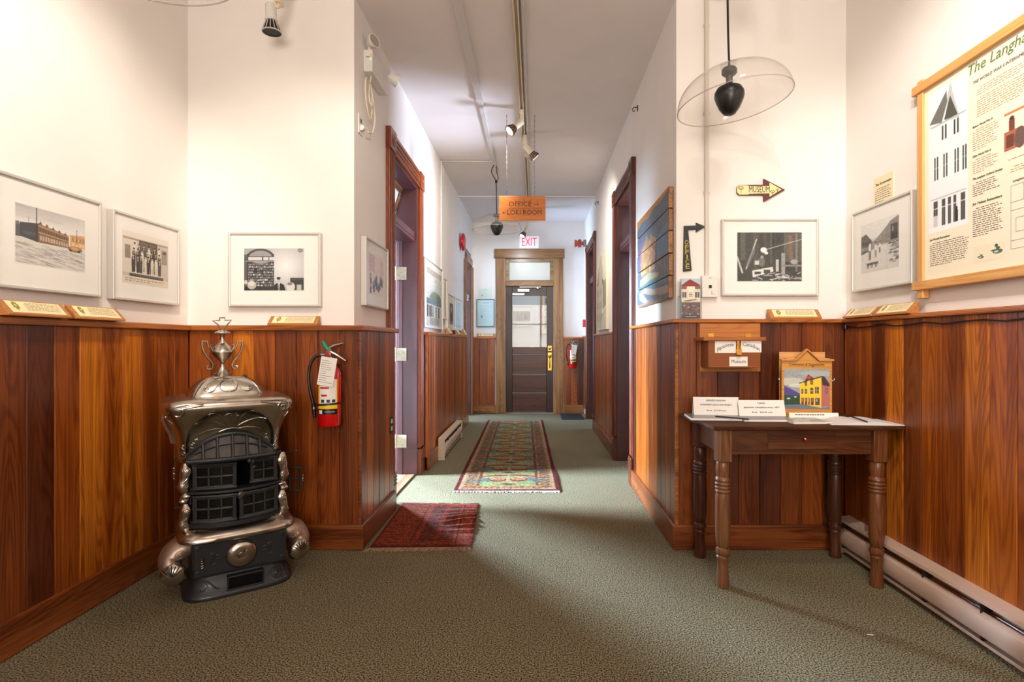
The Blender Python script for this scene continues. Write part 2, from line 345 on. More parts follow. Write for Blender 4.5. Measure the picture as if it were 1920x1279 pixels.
# side rooms seen only through the doorways
boxes('wall_side_room_left', [(-4.8, -4.7, 3.2, 7.5, 0, CH), (-4.8, HL-.17, 7.35, 7.5, 0, CH), (-4.8, XL, 3.08, 3.2, 0, CH)], DARKROOM)
boxes('wall_side_room_far_left', [(-3.3, -3.2, 7.5, 9.6, 0, CH), (-3.3, HL-.17, 9.5, 9.6, 0, CH)], DARKROOM)
boxes('wall_side_room_right', [(4.05, 4.15, 3.2, 6.2, 0, CH), (HR+.17, 4.15, 6.1, 6.2, 0, CH), (XR, 4.15, 3.1, 3.2, 0, CH)], DARKROOM)
boxes('wall_side_room_far_right', [(2.95, 3.05, 6.2, 9.6, 0, CH), (HR+.17, 3.05, 9.5, 9.6, 0, CH)], DARKROOM)
boxes('wall_back_room', [(-2.2, 2.2, 10.45, 10.55, 0, CH), (-2.2, -2.1, FARY+.15, 10.5, 0, CH), (2.1, 2.2, FARY+.15, 10.5, 0, CH),
      (-2.2, HL, FARY+.05, FARY+.15, 0, CH), (HR, 2.2, FARY+.05, FARY+.15, 0, CH)], mat('back_room_paint', rgb(236, 236, 232), .7))

# ---- wainscot: every board its own piece
C_BR = (.66, .205, .018); C_OR = (.50, .132, .012); C_MD = (.34, .082, .010); C_RD = (.235, .060, .011); C_DK = (.13, .031, .009); C_CH = (.08, .021, .007)
PAL = [C_BR, C_OR, C_OR, C_MD, C_MD, C_RD, C_RD, C_DK, C_CH]
_bm = {}
def board_mesh(w, z0, z1, t=.02):
    k = (round(w, 4), z0, z1)
    if k in _bm: return _bm[k]
    g = .0035; h = (z1-z0)/2; b = MB(); prof = [(-w/2, 0), (-w/2, -t+g), (-w/2+g, -t), (w/2-g, -t), (w/2, -t+g), (w/2, 0)]
    vs = [(x, y, z) for z in (-h, h) for x, y in prof]; n = 6
    fs = [tuple(reversed(range(n))), tuple(range(n, 2*n))]+[(i, (i+1) % n, (i+1) % n+n, i+n) for i in range(n)]
    me = bpy.data.meshes.new('board'); me.from_pydata(vs, [], fs); me.materials.append(WZ); _bm[k] = me; return me
def boards(parent, axis, a0, a1, c, face, z0=.12, z1=RAIL-.03, cols=None, w=.118, seed=0):
    """vertical boards from a0 to a1 along x or y; c = plane of the board front; face = rotation about z"""
    rr = random.Random(seed); n = max(1, round(abs(a1-a0)/w)); ww = abs(a1-a0)/n; t = .02
    back = {0: (0, t), 90: (-t, 0), -90: (t, 0)}[face]
    for i in range(n):
        s = a0+(a1-a0)*(i+.5)/n
        me = board_mesh(ww-.0012, z0, z1)
        o = bpy.data.objects.new('board', me); COL.objects.link(o); o.parent = parent
        j = rr.uniform(-.001, .001)
        o.location = ((s, c+back[1]+j, (z0+z1)/2) if axis == 'x' else (c+back[0]+j, s, (z0+z1)/2)); o.rotation_euler = (0, 0, math.radians(face))
        cc = cols[i] if cols and i < len(cols) and cols[i] else rr.choice(PAL)
        k = rr.uniform(.9, 1.1); o.color = (cc[0]*k, cc[1]*k, cc[2]*k, 1)
def backing(name, q, m=None):
    return boxes(name, [q], m or WX, color=C_DK+(1,))
def rail(name, q, along):
    o = boxes(name, q, WX if along == 'x' else WY, bevel=.005); o.color = (.54, .175, .032, 1); return o
def base(name, q, along, col=(.27, .075, .016, 1)):
    b = MB()
    for x in q: b.box(*x)
    o = struct(b.build(name, WX if along == 'x' else WY, bevel=.008)); o.color = col; return o
BL, BR = -1.93, 1.72           # board planes of the front room's side walls
BF = 2.97                      # board plane of both alcove walls
BHL, BHR = -.972, .78
L_ = [C_RD, C_DK, C_RD, C_BR, C_OR, C_BR, C_OR, C_MD, C_MD]
# the left wall: boards counted back from the corner
boards(wl, 'y', BF, NEAR, BL, 90, cols=[C_MD, C_MD, C_OR, C_BR, C_OR, C_BR, C_MD, C_DK, C_RD, C_RD, C_MD, C_DK, C_OR], seed=3)
boards(wal, 'x', BL, BHL, BF, 0, cols=[C_MD, C_MD, C_BR, C_MD, C_RD, C_MD, C_MD, C_RD], w=.12, seed=5)
boards(whl, 'y', BF, LD[0]-.14, BHL, 90, cols=[C_MD, C_OR, C_MD, C_RD, C_OR, C_MD], seed=8)
boards(whl, 'y', LD[1]+.15, LD2[0]-.13, BHL, 90, cols=[C_OR, C_MD, C_OR, C_OR, C_MD, C_MD, C_OR, C_MD, C_OR]*3, seed=9)
boards(wr, 'y', BF, NEAR, BR, -90, cols=[C_MD, C_OR, C_RD, C_BR, C_RD, C_OR, C_MD, C_BR, C_OR, C_MD, C_OR], seed=12, z1=RR-.02)
boards(war, 'x', BHR, BR, BF, 0, cols=[C_RD, C_RD, C_DK, C_RD, C_DK, C_RD, C_MD, C_RD], w=.12, seed=14, z1=RR-.02)
boards(whr, 'y', BF, RD[0]-.13, BHR, -90, cols=[C_MD, C_OR, C_MD, C_RD, C_OR, C_MD, C_MD, C_OR, C_MD, C_OR], seed=15, z1=RR-.02)
boards(whr, 'y', RD[1]+.14, RD2[0]-.13, BHR, -90, cols=[C_OR, C_MD, C_OR, C_BR, C_MD, C_OR]*3, seed=16, z1=RF-.02)
boards(whr, 'y', RD2[1]+.12, FARY-.04, BHR, -90, seed=18, z1=RF-.02)
boards(wf, 'x', HL, -.66, FARY-.04, 0, cols=[C_MD, C_MD, C_MD, C_MD], seed=19)
boards(wf, 'x', .46, HR, FARY-.04, 0, cols=[C_MD, C_MD, C_CH], seed=20)
# solid furring behind the boards
t = .0225
backing('wall_lining_left', (XL, BL-t, NEAR, FY, 0, RAIL-.03)); backing('wall_lining_right', (BR+t, XR, NEAR, FY, 0, RR-.02))
backing('wall_lining_left_alcove', (XL, BHL-t, BF+t, FY, 0, RAIL-.03)); backing('wall_lining_right_alcove', (BHR+t, XR, BF+t, FY, 0, RR-.02))
backing('wall_lining_left_hall', (HL, BHL-t, BF+t, LD[0]-.14, 0, RAIL-.03)); backing('wall_lining_left_hall_far', (HL, BHL-t, LD[1]+.15, LD2[0]-.13, 0, RAIL-.03))
# corner posts where the boards turn the corner
base('trim_1', [(BHR-.004, BHR+.02, BF-.004, BF+.018, .12, RR-.02)], 'x', (.42, .15, .035, 1))
base('trim_2', [(BHL-.02, BHL+.004, BF-.004, BF+.018, .12, RAIL-.03)], 'x', (.25, .07, .018, 1))
# cap rails
z0, z1 = RAIL-.03, RAIL; e = .025
rail('trim_3', [(XL, BL+e, NEAR, FY, z0, z1)], 'y'); rail('trim_4', [(BL+e, BHL+e, BF-e, FY, z0, z1-.0005)], 'x')
rail('trim_5', [(HL, BHL+e, FY, LD[0]-.10, z0, z1)], 'y'); rail('trim_6', [(HL, BHL+.015, LD[1]+.14, LD2[0]-.12, z0, z1)], 'y')
za, zb = RR-.022, RR; zc_, zd = RF-.022, RF
rail('trim_7', [(BR-e, XR, NEAR, FY, za, zb)], 'y'); rail('trim_8', [(BHR-e, BR-e, BF-e, FY, za, zb-.0005)], 'x')
rail('trim_9', [(BHR-e, HR, FY, RD[0]-.08, za, zb)], 'y'); rail('trim_10', [(BHR-.015, HR, RD[1]+.13, RD2[0]-.12, zc_, zd)], 'y')
rail('trim_11', [(BHR-.015, HR, RD2[1]+.12, FARY, zc_, zd)], 'y')
rail('trim_12', [(HL, -.645, FARY-.055, FARY, z0, z1), (.455, HR, FARY-.055, FARY, z0, z1)], 'x')
# baseboards
e = .018; h = .14
base('baseboard_left', [(BL-.01, BL+e, NEAR, BF, 0, h)], 'y'); base('baseboard_left_alcove', [(BL, BHL+e, BF-e, BF+.01, 0, h)], 'x')
base('baseboard_left_hall', [(BHL-.01, BHL+e, BF-.001, LD[0]-.15, 0, h)], 'y', (.23, .075, .03, 1)); base('baseboard_left_hall_far', [(BHL-.01, BHL+e, LD[1]+.16, LD2[0]-.14, 0, h)], 'y', (.38, .13, .03, 1))
base('baseboard_right', [(BR-e, BR+.01, NEAR, BF, 0, h)], 'y'); base('baseboard_right_alcove', [(BHR-e, BR, BF-e, BF+.01, 0, h)], 'x')
base('baseboard_right_hall', [(BHR-e, BHR+.01, BF-.001, RD[0]-.13, 0, h)], 'y', (.30, .08, .02, 1)); base('baseboard_right_hall_far', [(BHR-e, BHR+.01, RD[1]+.15, RD2[0]-.13, 0, h)], 'y', (.30, .09, .022, 1))
base('baseboard_far', [(HL, -.65, FARY-.058, FARY-.03, 0, h), (.46, BHR, FARY-.058, FARY-.03, 0, h)], 'x', (.34, .13, .03, 1))

# ---- doors
def casing(parent, side, X, y0, y1, top, w, col, blocks=True, m=WZ):
    """casing of a hall doorway: side +1 faces +x. y0, y1 = opening"""
    s = side; f0, f1 = sorted((X, X+s*.028)); g0, g1 = sorted((X, X+s*.038))
    for a, bb in ((y0-w, y0), (y1, y1+w)):
        q = MB(); q.box(f0, f1, a, bb, .22 if blocks else 0, top)
        for k in range(3):                                      # reeded face
            c = a+w*(k+1)/4; q.tube([(X+s*.028, c, .24 if blocks else .02), (X+s*.028, c, top-.01)], .009, 6)
        q.build('side_casing', m, parent, bevel=.003, color=col)
        if blocks:
            q = MB(); q.box(g0, g1, a-.004, bb+.004, 0, .225); q.box(f0, f1+0, a, bb, .22, .24)
            for z in (.15, .175, .2): q.tube([(X+s*.038, a, z), (X+s*.038, bb, z)], .008, 6)
            q.build('plinth_block', m, parent, bevel=.004, color=tuple(.75*x for x in col[:3])+(1,))
            q = MB(); q.box(g0, g1, a-.006, bb+.006, top-.004, top+w+.004)
            R = Ry(PI/2*s)
            q.lathe([(.0, .0), (.045, 0), (.045, .004), (.036, .006), (.034, .002), (.022, .002), (.018, .008), (0, .01)], (X+s*.037, (a+bb)/2, top+w/2), 20, R)
            q.build('corner_block', m, parent, bevel=.003, color=col)
    q = MB(); q.box(f0, f1, y0, y1, top, top+w)
    for k in range(3): q.tube([(X+s*.028, y0, top+w*(k+1)/4), (X+s*.028, y1, top+w*(k+1)/4)], .009, 6)
    q.build('head_casing', WY, parent, bevel=.003, color=col)
def doorset(name, side, X, y0, y1, col, jm, sash=0, w=.14, blocks=True, bar=2.06, deep=.17, top=2.5, barcol=None):
    d = struct(thing(name, None, None)); s = side
    casing(d, s, X, y0, y1, top, w, col, blocks)
    q = MB(); x0, x1 = sorted((X+s*.0, X-s*deep))
    x0 -= .004; x1 += .004; q.box(x0, x1, y1-.016, y1+.004, 0, top); q.box(x0, x1, y0-.004, y0+.016, 0, top); q.box(x0, x1, y0+.016, y1-.016, top-.016, max(top, TOP)+.004)
    xs0, xs1 = sorted((X-s*(deep-.05), X-s*(deep-.012)))
    q.box(xs0, xs1, y1-.030, y1-.015, 0, bar); q.box(xs0, xs1, y0+.015, y0+.030, 0, bar)
    q.build('jamb', jm, d, bevel=.003)
    q = MB(); xa, xb = sorted((X-s*.02, X-s*deep)); q.box(xa, xb, y0, y1, bar, bar+.055); q.box(xa, xb, y0, y1, bar-.03, bar-.002)
    q.build('transom_bar', barcol or jm, d, bevel=.006)
    return d
CAS = (.30, .070, .018, 1); CASR = (.17, .035, .014, 1)
d1 = doorset('door_1', 1, HL, LD[0], LD[1], CAS, JAMB)
d2 = doorset('door_2', -1, HR, RD[0], RD[1], CASR, JAMBD, w=.13, barcol=JAMB)
d3 = doorset('door_3', 1, HL, LD2[0], LD2[1], (.36, .17, .07, 1), JAMBD, w=.12, blocks=False, top=2.36, bar=1.85, barcol=GREYM)
d4 = doorset('door_4', -1, HR, RD2[0], RD2[1], CASR, JAMBD, w=.12, top=2.5, barcol=JAMB)
# plugs above the lower door head so the wall closes down to the casing
boxes('trim_13', [(HL-.17, HL, LD2[0], LD2[1], 2.39, TOP)], PLASTER)
# tilted transom sash, hinges, leaf of door 1
def sash(par, x, y0, y1, z0, z1, ang, s=1):
    R = Ry(ang); c = Vector((x, (y0+y1)/2, z1)); h = z1-z0; q = MB(); wd = y1-y0
    for dy in (-wd/2+.025, wd/2-.025): q.obox(c+R@Vector((0, dy, -h/2)), (.032, .05, h), R)
    for dz in (-.025, -h+.025): q.obox(c+R@Vector((0, 0, dz)), (.032, wd, .05), R)
    o = q.build('transom_sash', WY, par, bevel=.004, color=(.22, .12, .05, 1))
    MB().obox(c+R@Vector((0, 0, -h/2)), (.004, wd-.08, h-.08), R).build('glass', glassmat('frosted_glass', (.85, .88, .9, 1), .35, 1, .45, rgb(240, 240, 236)), o)
sash(d1, HL-.13, LD[0]+.01, LD[1]-.01, 2.13, 2.49, .32)
q = MB(); q.obox((-1.395, LD[1]+.40, 1.025), (.038, .80, 2.01), Rz(.42))
leaf = q.build('door_leaf', JAMB, d1, bevel=.004)
q = MB()
for z in (.30, 1.05, 1.75):
    q.box(HL-.175, HL-.115, LD[1]-.008, LD[1]+.001, z-.055, z+.055); q.box(HL-.185, HL-.176, LD[1]-.06, LD[1]-.004, z-.055, z+.055)
    q.tube([(HL-.178, LD[1]-.008, z-.058), (HL-.178, LD[1]-.008, z+.058)], .007, 8)
for k, z in enumerate((.30, 1.05, 1.75)):
    q = MB(); q.box(HL-.168, HL-.085, LD[1]-.034, LD[1]-.029, z-.055, z+.055); q.box(HL-.235, HL-.182, LD[1]-.052, LD[1]-.046, z-.055, z+.055)
    q.tube([(HL-.176, LD[1]-.036, z-.058), (HL-.176, LD[1]-.036, z+.058)], .008, 8); q.build('hinge', HINGE, d1)
q = MB(); q.box(HL-.17, HL-.02, LD[0], LD[1], 0, .012); q.build('threshold', WY, d1, color=(.5, .3, .18, 1))
for o_, x, y in ((d2, HR+.30, RD[1]-.03),):
    q = MB(); q.box(HR+.175, HR+.95, RD[1]-.045, RD[1]-.006, .02, 2.02); q.build('door_leaf', JAMBD, o_, bevel=.004)
# far door with its surround
d5 = struct(thing('door_5', None, None)); PC = (.36, .175, .055, 1)
q = MB(); q.box(-.644, FD[0], FARY-.045, FARY, 0, 2.53); q.build('side_casing', WZ, d5, bevel=.006, color=PC)
q = MB(); q.box(FD[1], .452, FARY-.045, FARY, 0, 2.53); q.build('side_casing', WZ, d5, bevel=.006, color=(.42, .20, .06, 1))
q = MB(); q.box(-.665, .474, FARY-.055, FARY, 2.53, 2.68); q.build('head_casing', WX, d5, bevel=.006, color=PC)
q = MB(); q.box(FD[0], FD[1], FARY-.03, FARY+.12, 2.08, 2.155); q.build('transom_bar', WX, d5, bevel=.004, color=PC)
q = MB()
q.box(FD[0], FD[0]+.06, FARY+.02, FARY+.06, 2.155, 2.53); q.box(FD[1]-.06, FD[1], FARY+.02, FARY+.06, 2.155, 2.53)
q.box(FD[0]+.06, FD[1]-.06, FARY+.02, FARY+.06, 2.47, 2.53); q.box(FD[0]+.06, FD[1]-.06, FARY+.02, FARY+.06, 2.155, 2.18)
o = q.build('transom_sash', WX, d5, bevel=.004, color=(.40, .25, .11, 1))
MB().box(FD[0]+.06, FD[1]-.06, FARY+.035, FARY+.04, 2.18, 2.47).build('glass', glassmat('transom_glass', (.85, .85, .82, 1), .3, 1, .5, rgb(244, 240, 228)), o)
DK = (.045, .013, .007, 1); y0, y1 = FARY+.03, FARY+.075
q = MB(); q.box(FD[0]+.005, -.383, y0, y1, .01, 2.075); q.build('door_stile', WZ, d5, bevel=.004, color=DK)
q = MB(); q.box(.183, FD[1]-.005, y0, y1, .01, 2.075); q.build('door_stile', WZ, d5, bevel=.004, color=DK)
q = MB(); q.box(-.383, .183, y0, y1, 1.925, 2.075); q.build('door_rail', WX, d5, bevel=.004, color=(.05, .03, .03, 1))
for za, zb in ((.965, 1.08), (.64, .955), (.335, .63), (.02, .325)):
    q = MB(); q.box(-.383, .183, y0+.006, y1-.004, za, zb); q.build('plank', WX, d5, bevel=.006, color=(.10, .028, .016, 1))
MB().quad((-.383, y0+.02, 1.08), (.183, y0+.02, 1.08), (.183, y0+.02, 1.925), (-.383, y0+.02, 1.925)).build('glass', PANE, d5)
q = MB(); q.box(-.29, -.10, y0-.05, y0, 1.985, 2.03); q.box(-.26, .09, y0-.075, y0-.05, 2.05, 2.066); q.box(.02, .05, y0-.07, y0, 2.03, 2.06); q.box(-.38, -.18, y0-.02, y0, 1.93, 1.965)
q.build('door_closer', STEEL, d5, bevel=.003)
q = MB(); q.box(.205, .265, y0-.006, y0, 1.02, 1.10); q.box(.205, .265, y0-.006, y0, .70, .99)
q.lathe([(0, 0), (.016, 0), (.014, .03), (.026, .045), (.02, .06), (0, .064)], (.235, y0, 1.06), 14, Rx(PI/2)); q.lathe([(0, 0), (.014, 0), (.014, .03), (.028, .042), (.026, .056), (0, .066)], (.235, y0, .93), 14, Rx(PI/2))
q.tube([(.235, y0-.01, .9), (.235, y0-.045, .86), (.235, y0-.045, .78), (.235, y0-.01, .74)], .009, 8)
q.build('door_handle', BRASS, d5, smooth=True)
MB().box(FD[0], FD[1], FARY-.03, FARY+.1, 0, .012).build('threshold', STEEL, d5)
# ================================================================ PICTURES
def rot_of(face): return math.radians({'L': 90, 'R': -90, 'F': 0}[face])
def frame_thing(name, label, cat, face, P, a, z, group=None):
    """origin on the wall plane P at along-wall coordinate a and height z; local x right, z up, -y out of the wall"""
    loc = (P, a, z) if face in 'LR' else (a, P, z)
    return thing(name, label, cat, loc, rot_of(face), group)
def picture(label, face, P, a, z, w, h, ph, img, group, depth=.034, fm=None, bw=.012, name='picture_frame', glass=True, toned=None, gap=.0):
    """ph = (x0, z0, x1, z1) of the print inside the frame, from the lower left corner"""
    t = frame_thing(name, label, 'picture', face, P, a, z, group); fm = fm or ALU; d = -depth; g = .001
    q = MB()
    for x0, x1, z0, z1 in ((-w/2, -w/2+bw, -h/2, h/2), (w/2-bw, w/2, -h/2, h/2), (-w/2+bw, w/2-bw, h/2-bw, h/2), (-w/2+bw, w/2-bw, -h/2, -h/2+bw)):
        q.box(x0, x1, d, -g, z0, z1)
    q.build('frame', fm, t, bevel=.0025)
    MB().box(-w/2+bw, w/2-bw, d+.009, -g, -h/2+bw, h/2-bw).build('mat_board', toned or MATB, t)
    x0, z0, x1, z1 = ph; x0 -= w/2; x1 -= w/2; z0 -= h/2; z1 -= h/2; y = d+.0083
    if img is not None:
        for k in range(1):
            q = MB(); e = .003
            q.box(x0-e, x1+e, y+.0003, y+.0006, z0-e, z1+e); q.build('print_edge', PAPER, t)
        img.mesh('photograph', PRINT, lambda u, v: (x0+(x1-x0)*u, y+0*u, z1-(z1-z0)*v), t)
    e = bw*.8
    if glass: MB().quad((-w/2+e, d+.005, -h/2+e), (w/2-e, d+.005, -h/2+e), (w/2-e, d+.005, h/2-e), (-w/2+e, d+.005, h/2-e)).build('glass', PICGLASS, t, fix=False)
    return t
def sepia(I, k=(1.04, 1.0, .93)): I.tone(tuple(1+(x-1)*.45 for x in k)); return I
# -- prints, painted from simple shapes
def img_street():
    I = Img(150, 108, (222, 216, 206)); I.a[:] = (232-60*np.clip(1-I.Y*3.2, 0, 1)*(1-I.X*.5))[..., None]*np.array([1, .985, .96])
    for i in range(9): I.ell(RNG.uniform(0, .6), RNG.uniform(0, .2), .14, .03, (200, 194, 186), .4)
    I.rect(0, .34, .07, .56, (96, 92, 88)); I.rect(0, .30, .05, .36, (120, 116, 110)); I.poly([(.06, .31), (.30, .27), (.30, .60), (.06, .55)], (74, 72, 70)); I.rect(.10, .44, .27, .5, (98, 96, 94), .6)
    I.poly([(.30, .27), (.74, .37), (.74, .61), (.30, .60)], (128, 98, 72)); I.poly([(.30, .29), (.74, .38), (.74, .40), (.30, .32)], (176, 146, 112)); I.poly([(.30, .41), (.74, .47), (.74, .485), (.30, .43)], (186, 156, 122))
    for i in range(11): x = .32+i*.038; I.rect(x, .345+i*.0075, x+.018, .395+i*.006, (96, 70, 50)); I.rect(x, .47+i*.004, x+.026, .56+i*.002, (222, 206, 184), .85); I.rect(x+.010, .47, x+.014, .58, (110, 84, 62), .8)
    for x, h_ in ((.33, .22), (.42, .245), (.51, .27), (.60, .295), (.69, .32)): I.poly([(x-.03, h_+.05), (x-.012, h_+.03), (x, h_), (x+.012, h_+.03), (x+.03, h_+.055)], (104, 82, 64))
    I.poly([(.76, .34), (.98, .31), (1, .31), (1, .56), (.76, .58)], (214, 172, 122)); I.rect(.78, .36, 1, .375, (170, 124, 80)); I.rect(.78, .45, 1, .46, (170, 124, 80))
    for x in (.79, .85, .91, .96): I.rect(x, .385, x+.03, .44, (168, 124, 84)); I.rect(x, .48, x+.03, .54, (230, 196, 150))
    I.rect(.272, .0, .282, .64, (60, 56, 52)); I.rect(.17, .2, .176, .3, (70, 66, 60)); I.rect(.862, .22, .87, .5, (90, 76, 60))
    I.poly([(0, .555), (.3, .6), (.74, .60), (1, .57), (1, 1), (0, 1)], (216, 212, 204)); I.ell(.84, .60, .115, .055, (150, 112, 76)); I.ell(.84, .585, .07, .03, (206, 160, 110)); I.ell(.77, .63, .02, .02, (50, 40, 34)); I.ell(.90, .63, .02, .02, (50, 40, 34))
    for i in range(170):
        y = RNG.uniform(.64, 1); x = RNG.uniform(-.1, 1); v = RNG.uniform(96, 190); l = RNG.uniform(.04, .2); I.line(x, y, x+l, y+l*.22, RNG.uniform(.004, .014), (v, v*.97, v*.93), .55)
    return I.noise(7, 1)
def group_photo(n=8, bg=(196, 188, 178), rows=2, dark=(44, 40, 40), door=True, cap=True):
    I = Img(130, 125, bg); I.rect(0, 0, 1, .10, (228, 222, 214)); I.rect(.02, .12, .98, .145, (150, 142, 132)); I.rect(0, .145, .3, .8, (222, 216, 208), .7)
    if door: I.rect(.34, .12, .74, .60, (88, 76, 68)); I.rect(.38, .15, .53, .4, (110, 98, 88)); I.rect(.56, .15, .71, .4, (110, 98, 88)); I.rect(.05, .26, .16, .52, (140, 132, 124)); I.rect(.84, .22, .97, .52, (150, 140, 130)); I.rect(.87, .25, .94, .3, (70, 62, 58))
    for r in range(rows+1):
        m = n-2+r if rows > 1 else n-r*3
        for i in range(max(m, 2)):
            x = .18+.66*(i+.5)/max(m, 2)+RNG.uniform(-.015, .015); y = .22+.11*r+RNG.uniform(-.018, .018); v = RNG.choice([0, 1, 1, 2])
            c = [dark, (70, 64, 60), (214, 208, 198)][v]; t_ = .78-.02*(rows-r)
            I.poly([(x-.026, y+.04), (x+.026, y+.04), (x+.036, y+.12), (x+.028, t_), (x-.028, t_), (x-.036, y+.12)], c); I.line(x, y+.22, x, t_, .004, (30, 28, 28), .6)
            I.rect(x-.007, y+.045, x+.007, y+.10, (232, 226, 216), .9); I.ell(x, y+.012, .019, .027, (206, 188, 170)); I.ell(x, y-.006, .020, .015, (46, 40, 38)); I.ell(x, y+.016, .010, .004, (120, 96, 84), .6)
    I.rect(.12, .775, .88, .80, (206, 200, 190)); I.rect(.14, .80, .88, .86, (64, 58, 54)); I.rect(0, .86, 1, 1, (216, 208, 194))
    for k in range(18): I.rect(.16+k*.04, .80, .17+k*.04, .84, (170, 160, 150), .8)
    if cap:
        x = .06
        while x < .9: l = RNG.uniform(.02, .08); I.rect(x, .90, x+l, .915, (140, 128, 114)); I.rect(x, .94, x+l*.8, .955, (140, 128, 114)) if x < .6 else None; x += l+.02
    return sepia(I.noise(7, 1))
def img_shop():
    I = Img(150, 106, (196, 196, 198)); g = 238-75*np.clip(np.hypot(I.X-.70, (I.Y-.42)*.8)*1.7, 0, 1); I.a[:] = g[..., None]
    I.rect(0, .15, .06, 1, (90, 90, 92)); I.rect(.05, .13, .50, 1, (52, 52, 55)); I.ell(.275, .20, .225, .19, (70, 70, 72)); I.ell(.275, .21, .19, .155, (150, 150, 152)); I.rect(.05, .19, .50, .30, (66, 66, 68))
    for x in (.07, .15, .32, .42): I.rect(x, .205, x+(.15 if x in (.15,) else .09), .285, (206, 206, 208))
    I.rect(.02, .30, .50, .315, (190, 190, 190))
    for r in range(9):
        y = .345+r*.062; I.rect(.06, y+.045, .49, y+.052, (150, 150, 150), .8)
        x = .07
        while x < .48:
            w = RNG.uniform(.008, .028); h_ = RNG.uniform(.015, .042); v = RNG.uniform(70, 235); I.rect(x, y+.045-h_, x+w, y+.045, (v, v, v)); x += w+RNG.uniform(.002, .012)
    I.rect(.16, .46, .22, .58, (30, 30, 32), .7); I.rect(.27, .5, .32, .6, (34, 34, 36), .7)
    I.ell(.13, .87, .075, .10, (176, 174, 170)); I.ell(.12, .83, .06, .06, (220, 216, 210), .7); I.ell(.03, .80, .03, .05, (200, 196, 190)); I.poly([(0, 1), (.02, .88), (.1, .98), (.1, 1)], (40, 40, 42)); I.rect(.77, .70, 1, .98, (58, 58, 60)); I.rect(.80, .72, .99, .74, (90, 90, 92)); I.rect(.88, .86, .96, .98, (186, 186, 186))
    I.poly([(.49, 1), (.505, .87), (.545, .825), (.61, .825), (.665, .86), (.695, 1)], (38, 38, 40)); I.poly([(.562, .82), (.60, .82), (.588, 1), (.572, 1)], (230, 230, 230)); I.line(.58, .84, .58, .98, .008, (50, 50, 52)); I.ell(.578, .758, .028, .060, (204, 198, 194)); I.ell(.577, .708, .033, .030, (34, 34, 36)); I.ell(.566, .75, .006, .005, (60, 56, 54)); I.ell(.590, .75, .006, .005, (60, 56, 54)); I.ell(.578, .788, .010, .004, (120, 100, 96))
    I.ell(.78, .91, .07, .11, (214, 212, 208)); I.ell(.765, .84, .045, .035, (96, 94, 92), .7)
    for k in range(6): I.ell(.94+.03*math.cos(k), .05+.03*math.sin(k), .016, .02, (120, 120, 120))
    return I.noise(6, 1)
def img_workshop():
    I = Img(128, 98, (66, 66, 62)); 
    for i in range(14): x = RNG.random(); v = RNG.uniform(44, 104); I.rect(x, 0, x+RNG.uniform(.02, .09), RNG.uniform(.4, .8), (v, v, v-4), .7)
    I.rect(.72, .02, 1, .6, (96, 92, 88)); I.rect(.80, .06, .86, .55, (150, 110, 84), .5); I.rect(.9, .02, .93, .8, (150, 150, 150), .6)
    I.line(.14, .74, .30, .14, .02, (190, 190, 186)); I.line(.16, .66, .26, .36, .05, (120, 120, 116), .7); I.line(.0, .5, .08, .82, .03, (186, 186, 182))
    I.line(.42, .36, 1, .14, .012, (196, 196, 192)); I.ell(.41, .36, .05, .055, (232, 232, 230)); I.ell(.45, .42, .03, .03, (228, 228, 226)); I.ell(.38, .60, .05, .10, (110, 110, 106)); I.ell(.385, .50, .025, .03, (160, 156, 150)); I.rect(.27, .58, .34, .66, (200, 200, 196))
    I.poly([(.23, .78), (.55, .70), (.56, .80), (.24, .92)], (214, 214, 210)); I.rect(.27, .80, .37, .87, (70, 70, 68)); I.rect(.41, .76, .51, .84, (70, 70, 68))
    for i in range(34): x, y = RNG.uniform(.25, .95), RNG.uniform(.84, .98); v = RNG.uniform(150, 235); I.line(x, y, x+RNG.uniform(-.12, .14), y+RNG.uniform(-.03, .03), .014, (v, v, v))
    I.rect(.68, .42, .74, .86, (150, 150, 150)); I.rect(.69, .66, 1, .70, (130, 130, 128)); I.rect(.60, .55, .64, .80, (190, 190, 188)); I.ell(.88, .60, .06, .05, (160, 160, 156)); return I.noise(12, 1).noise(10, 3, 2)
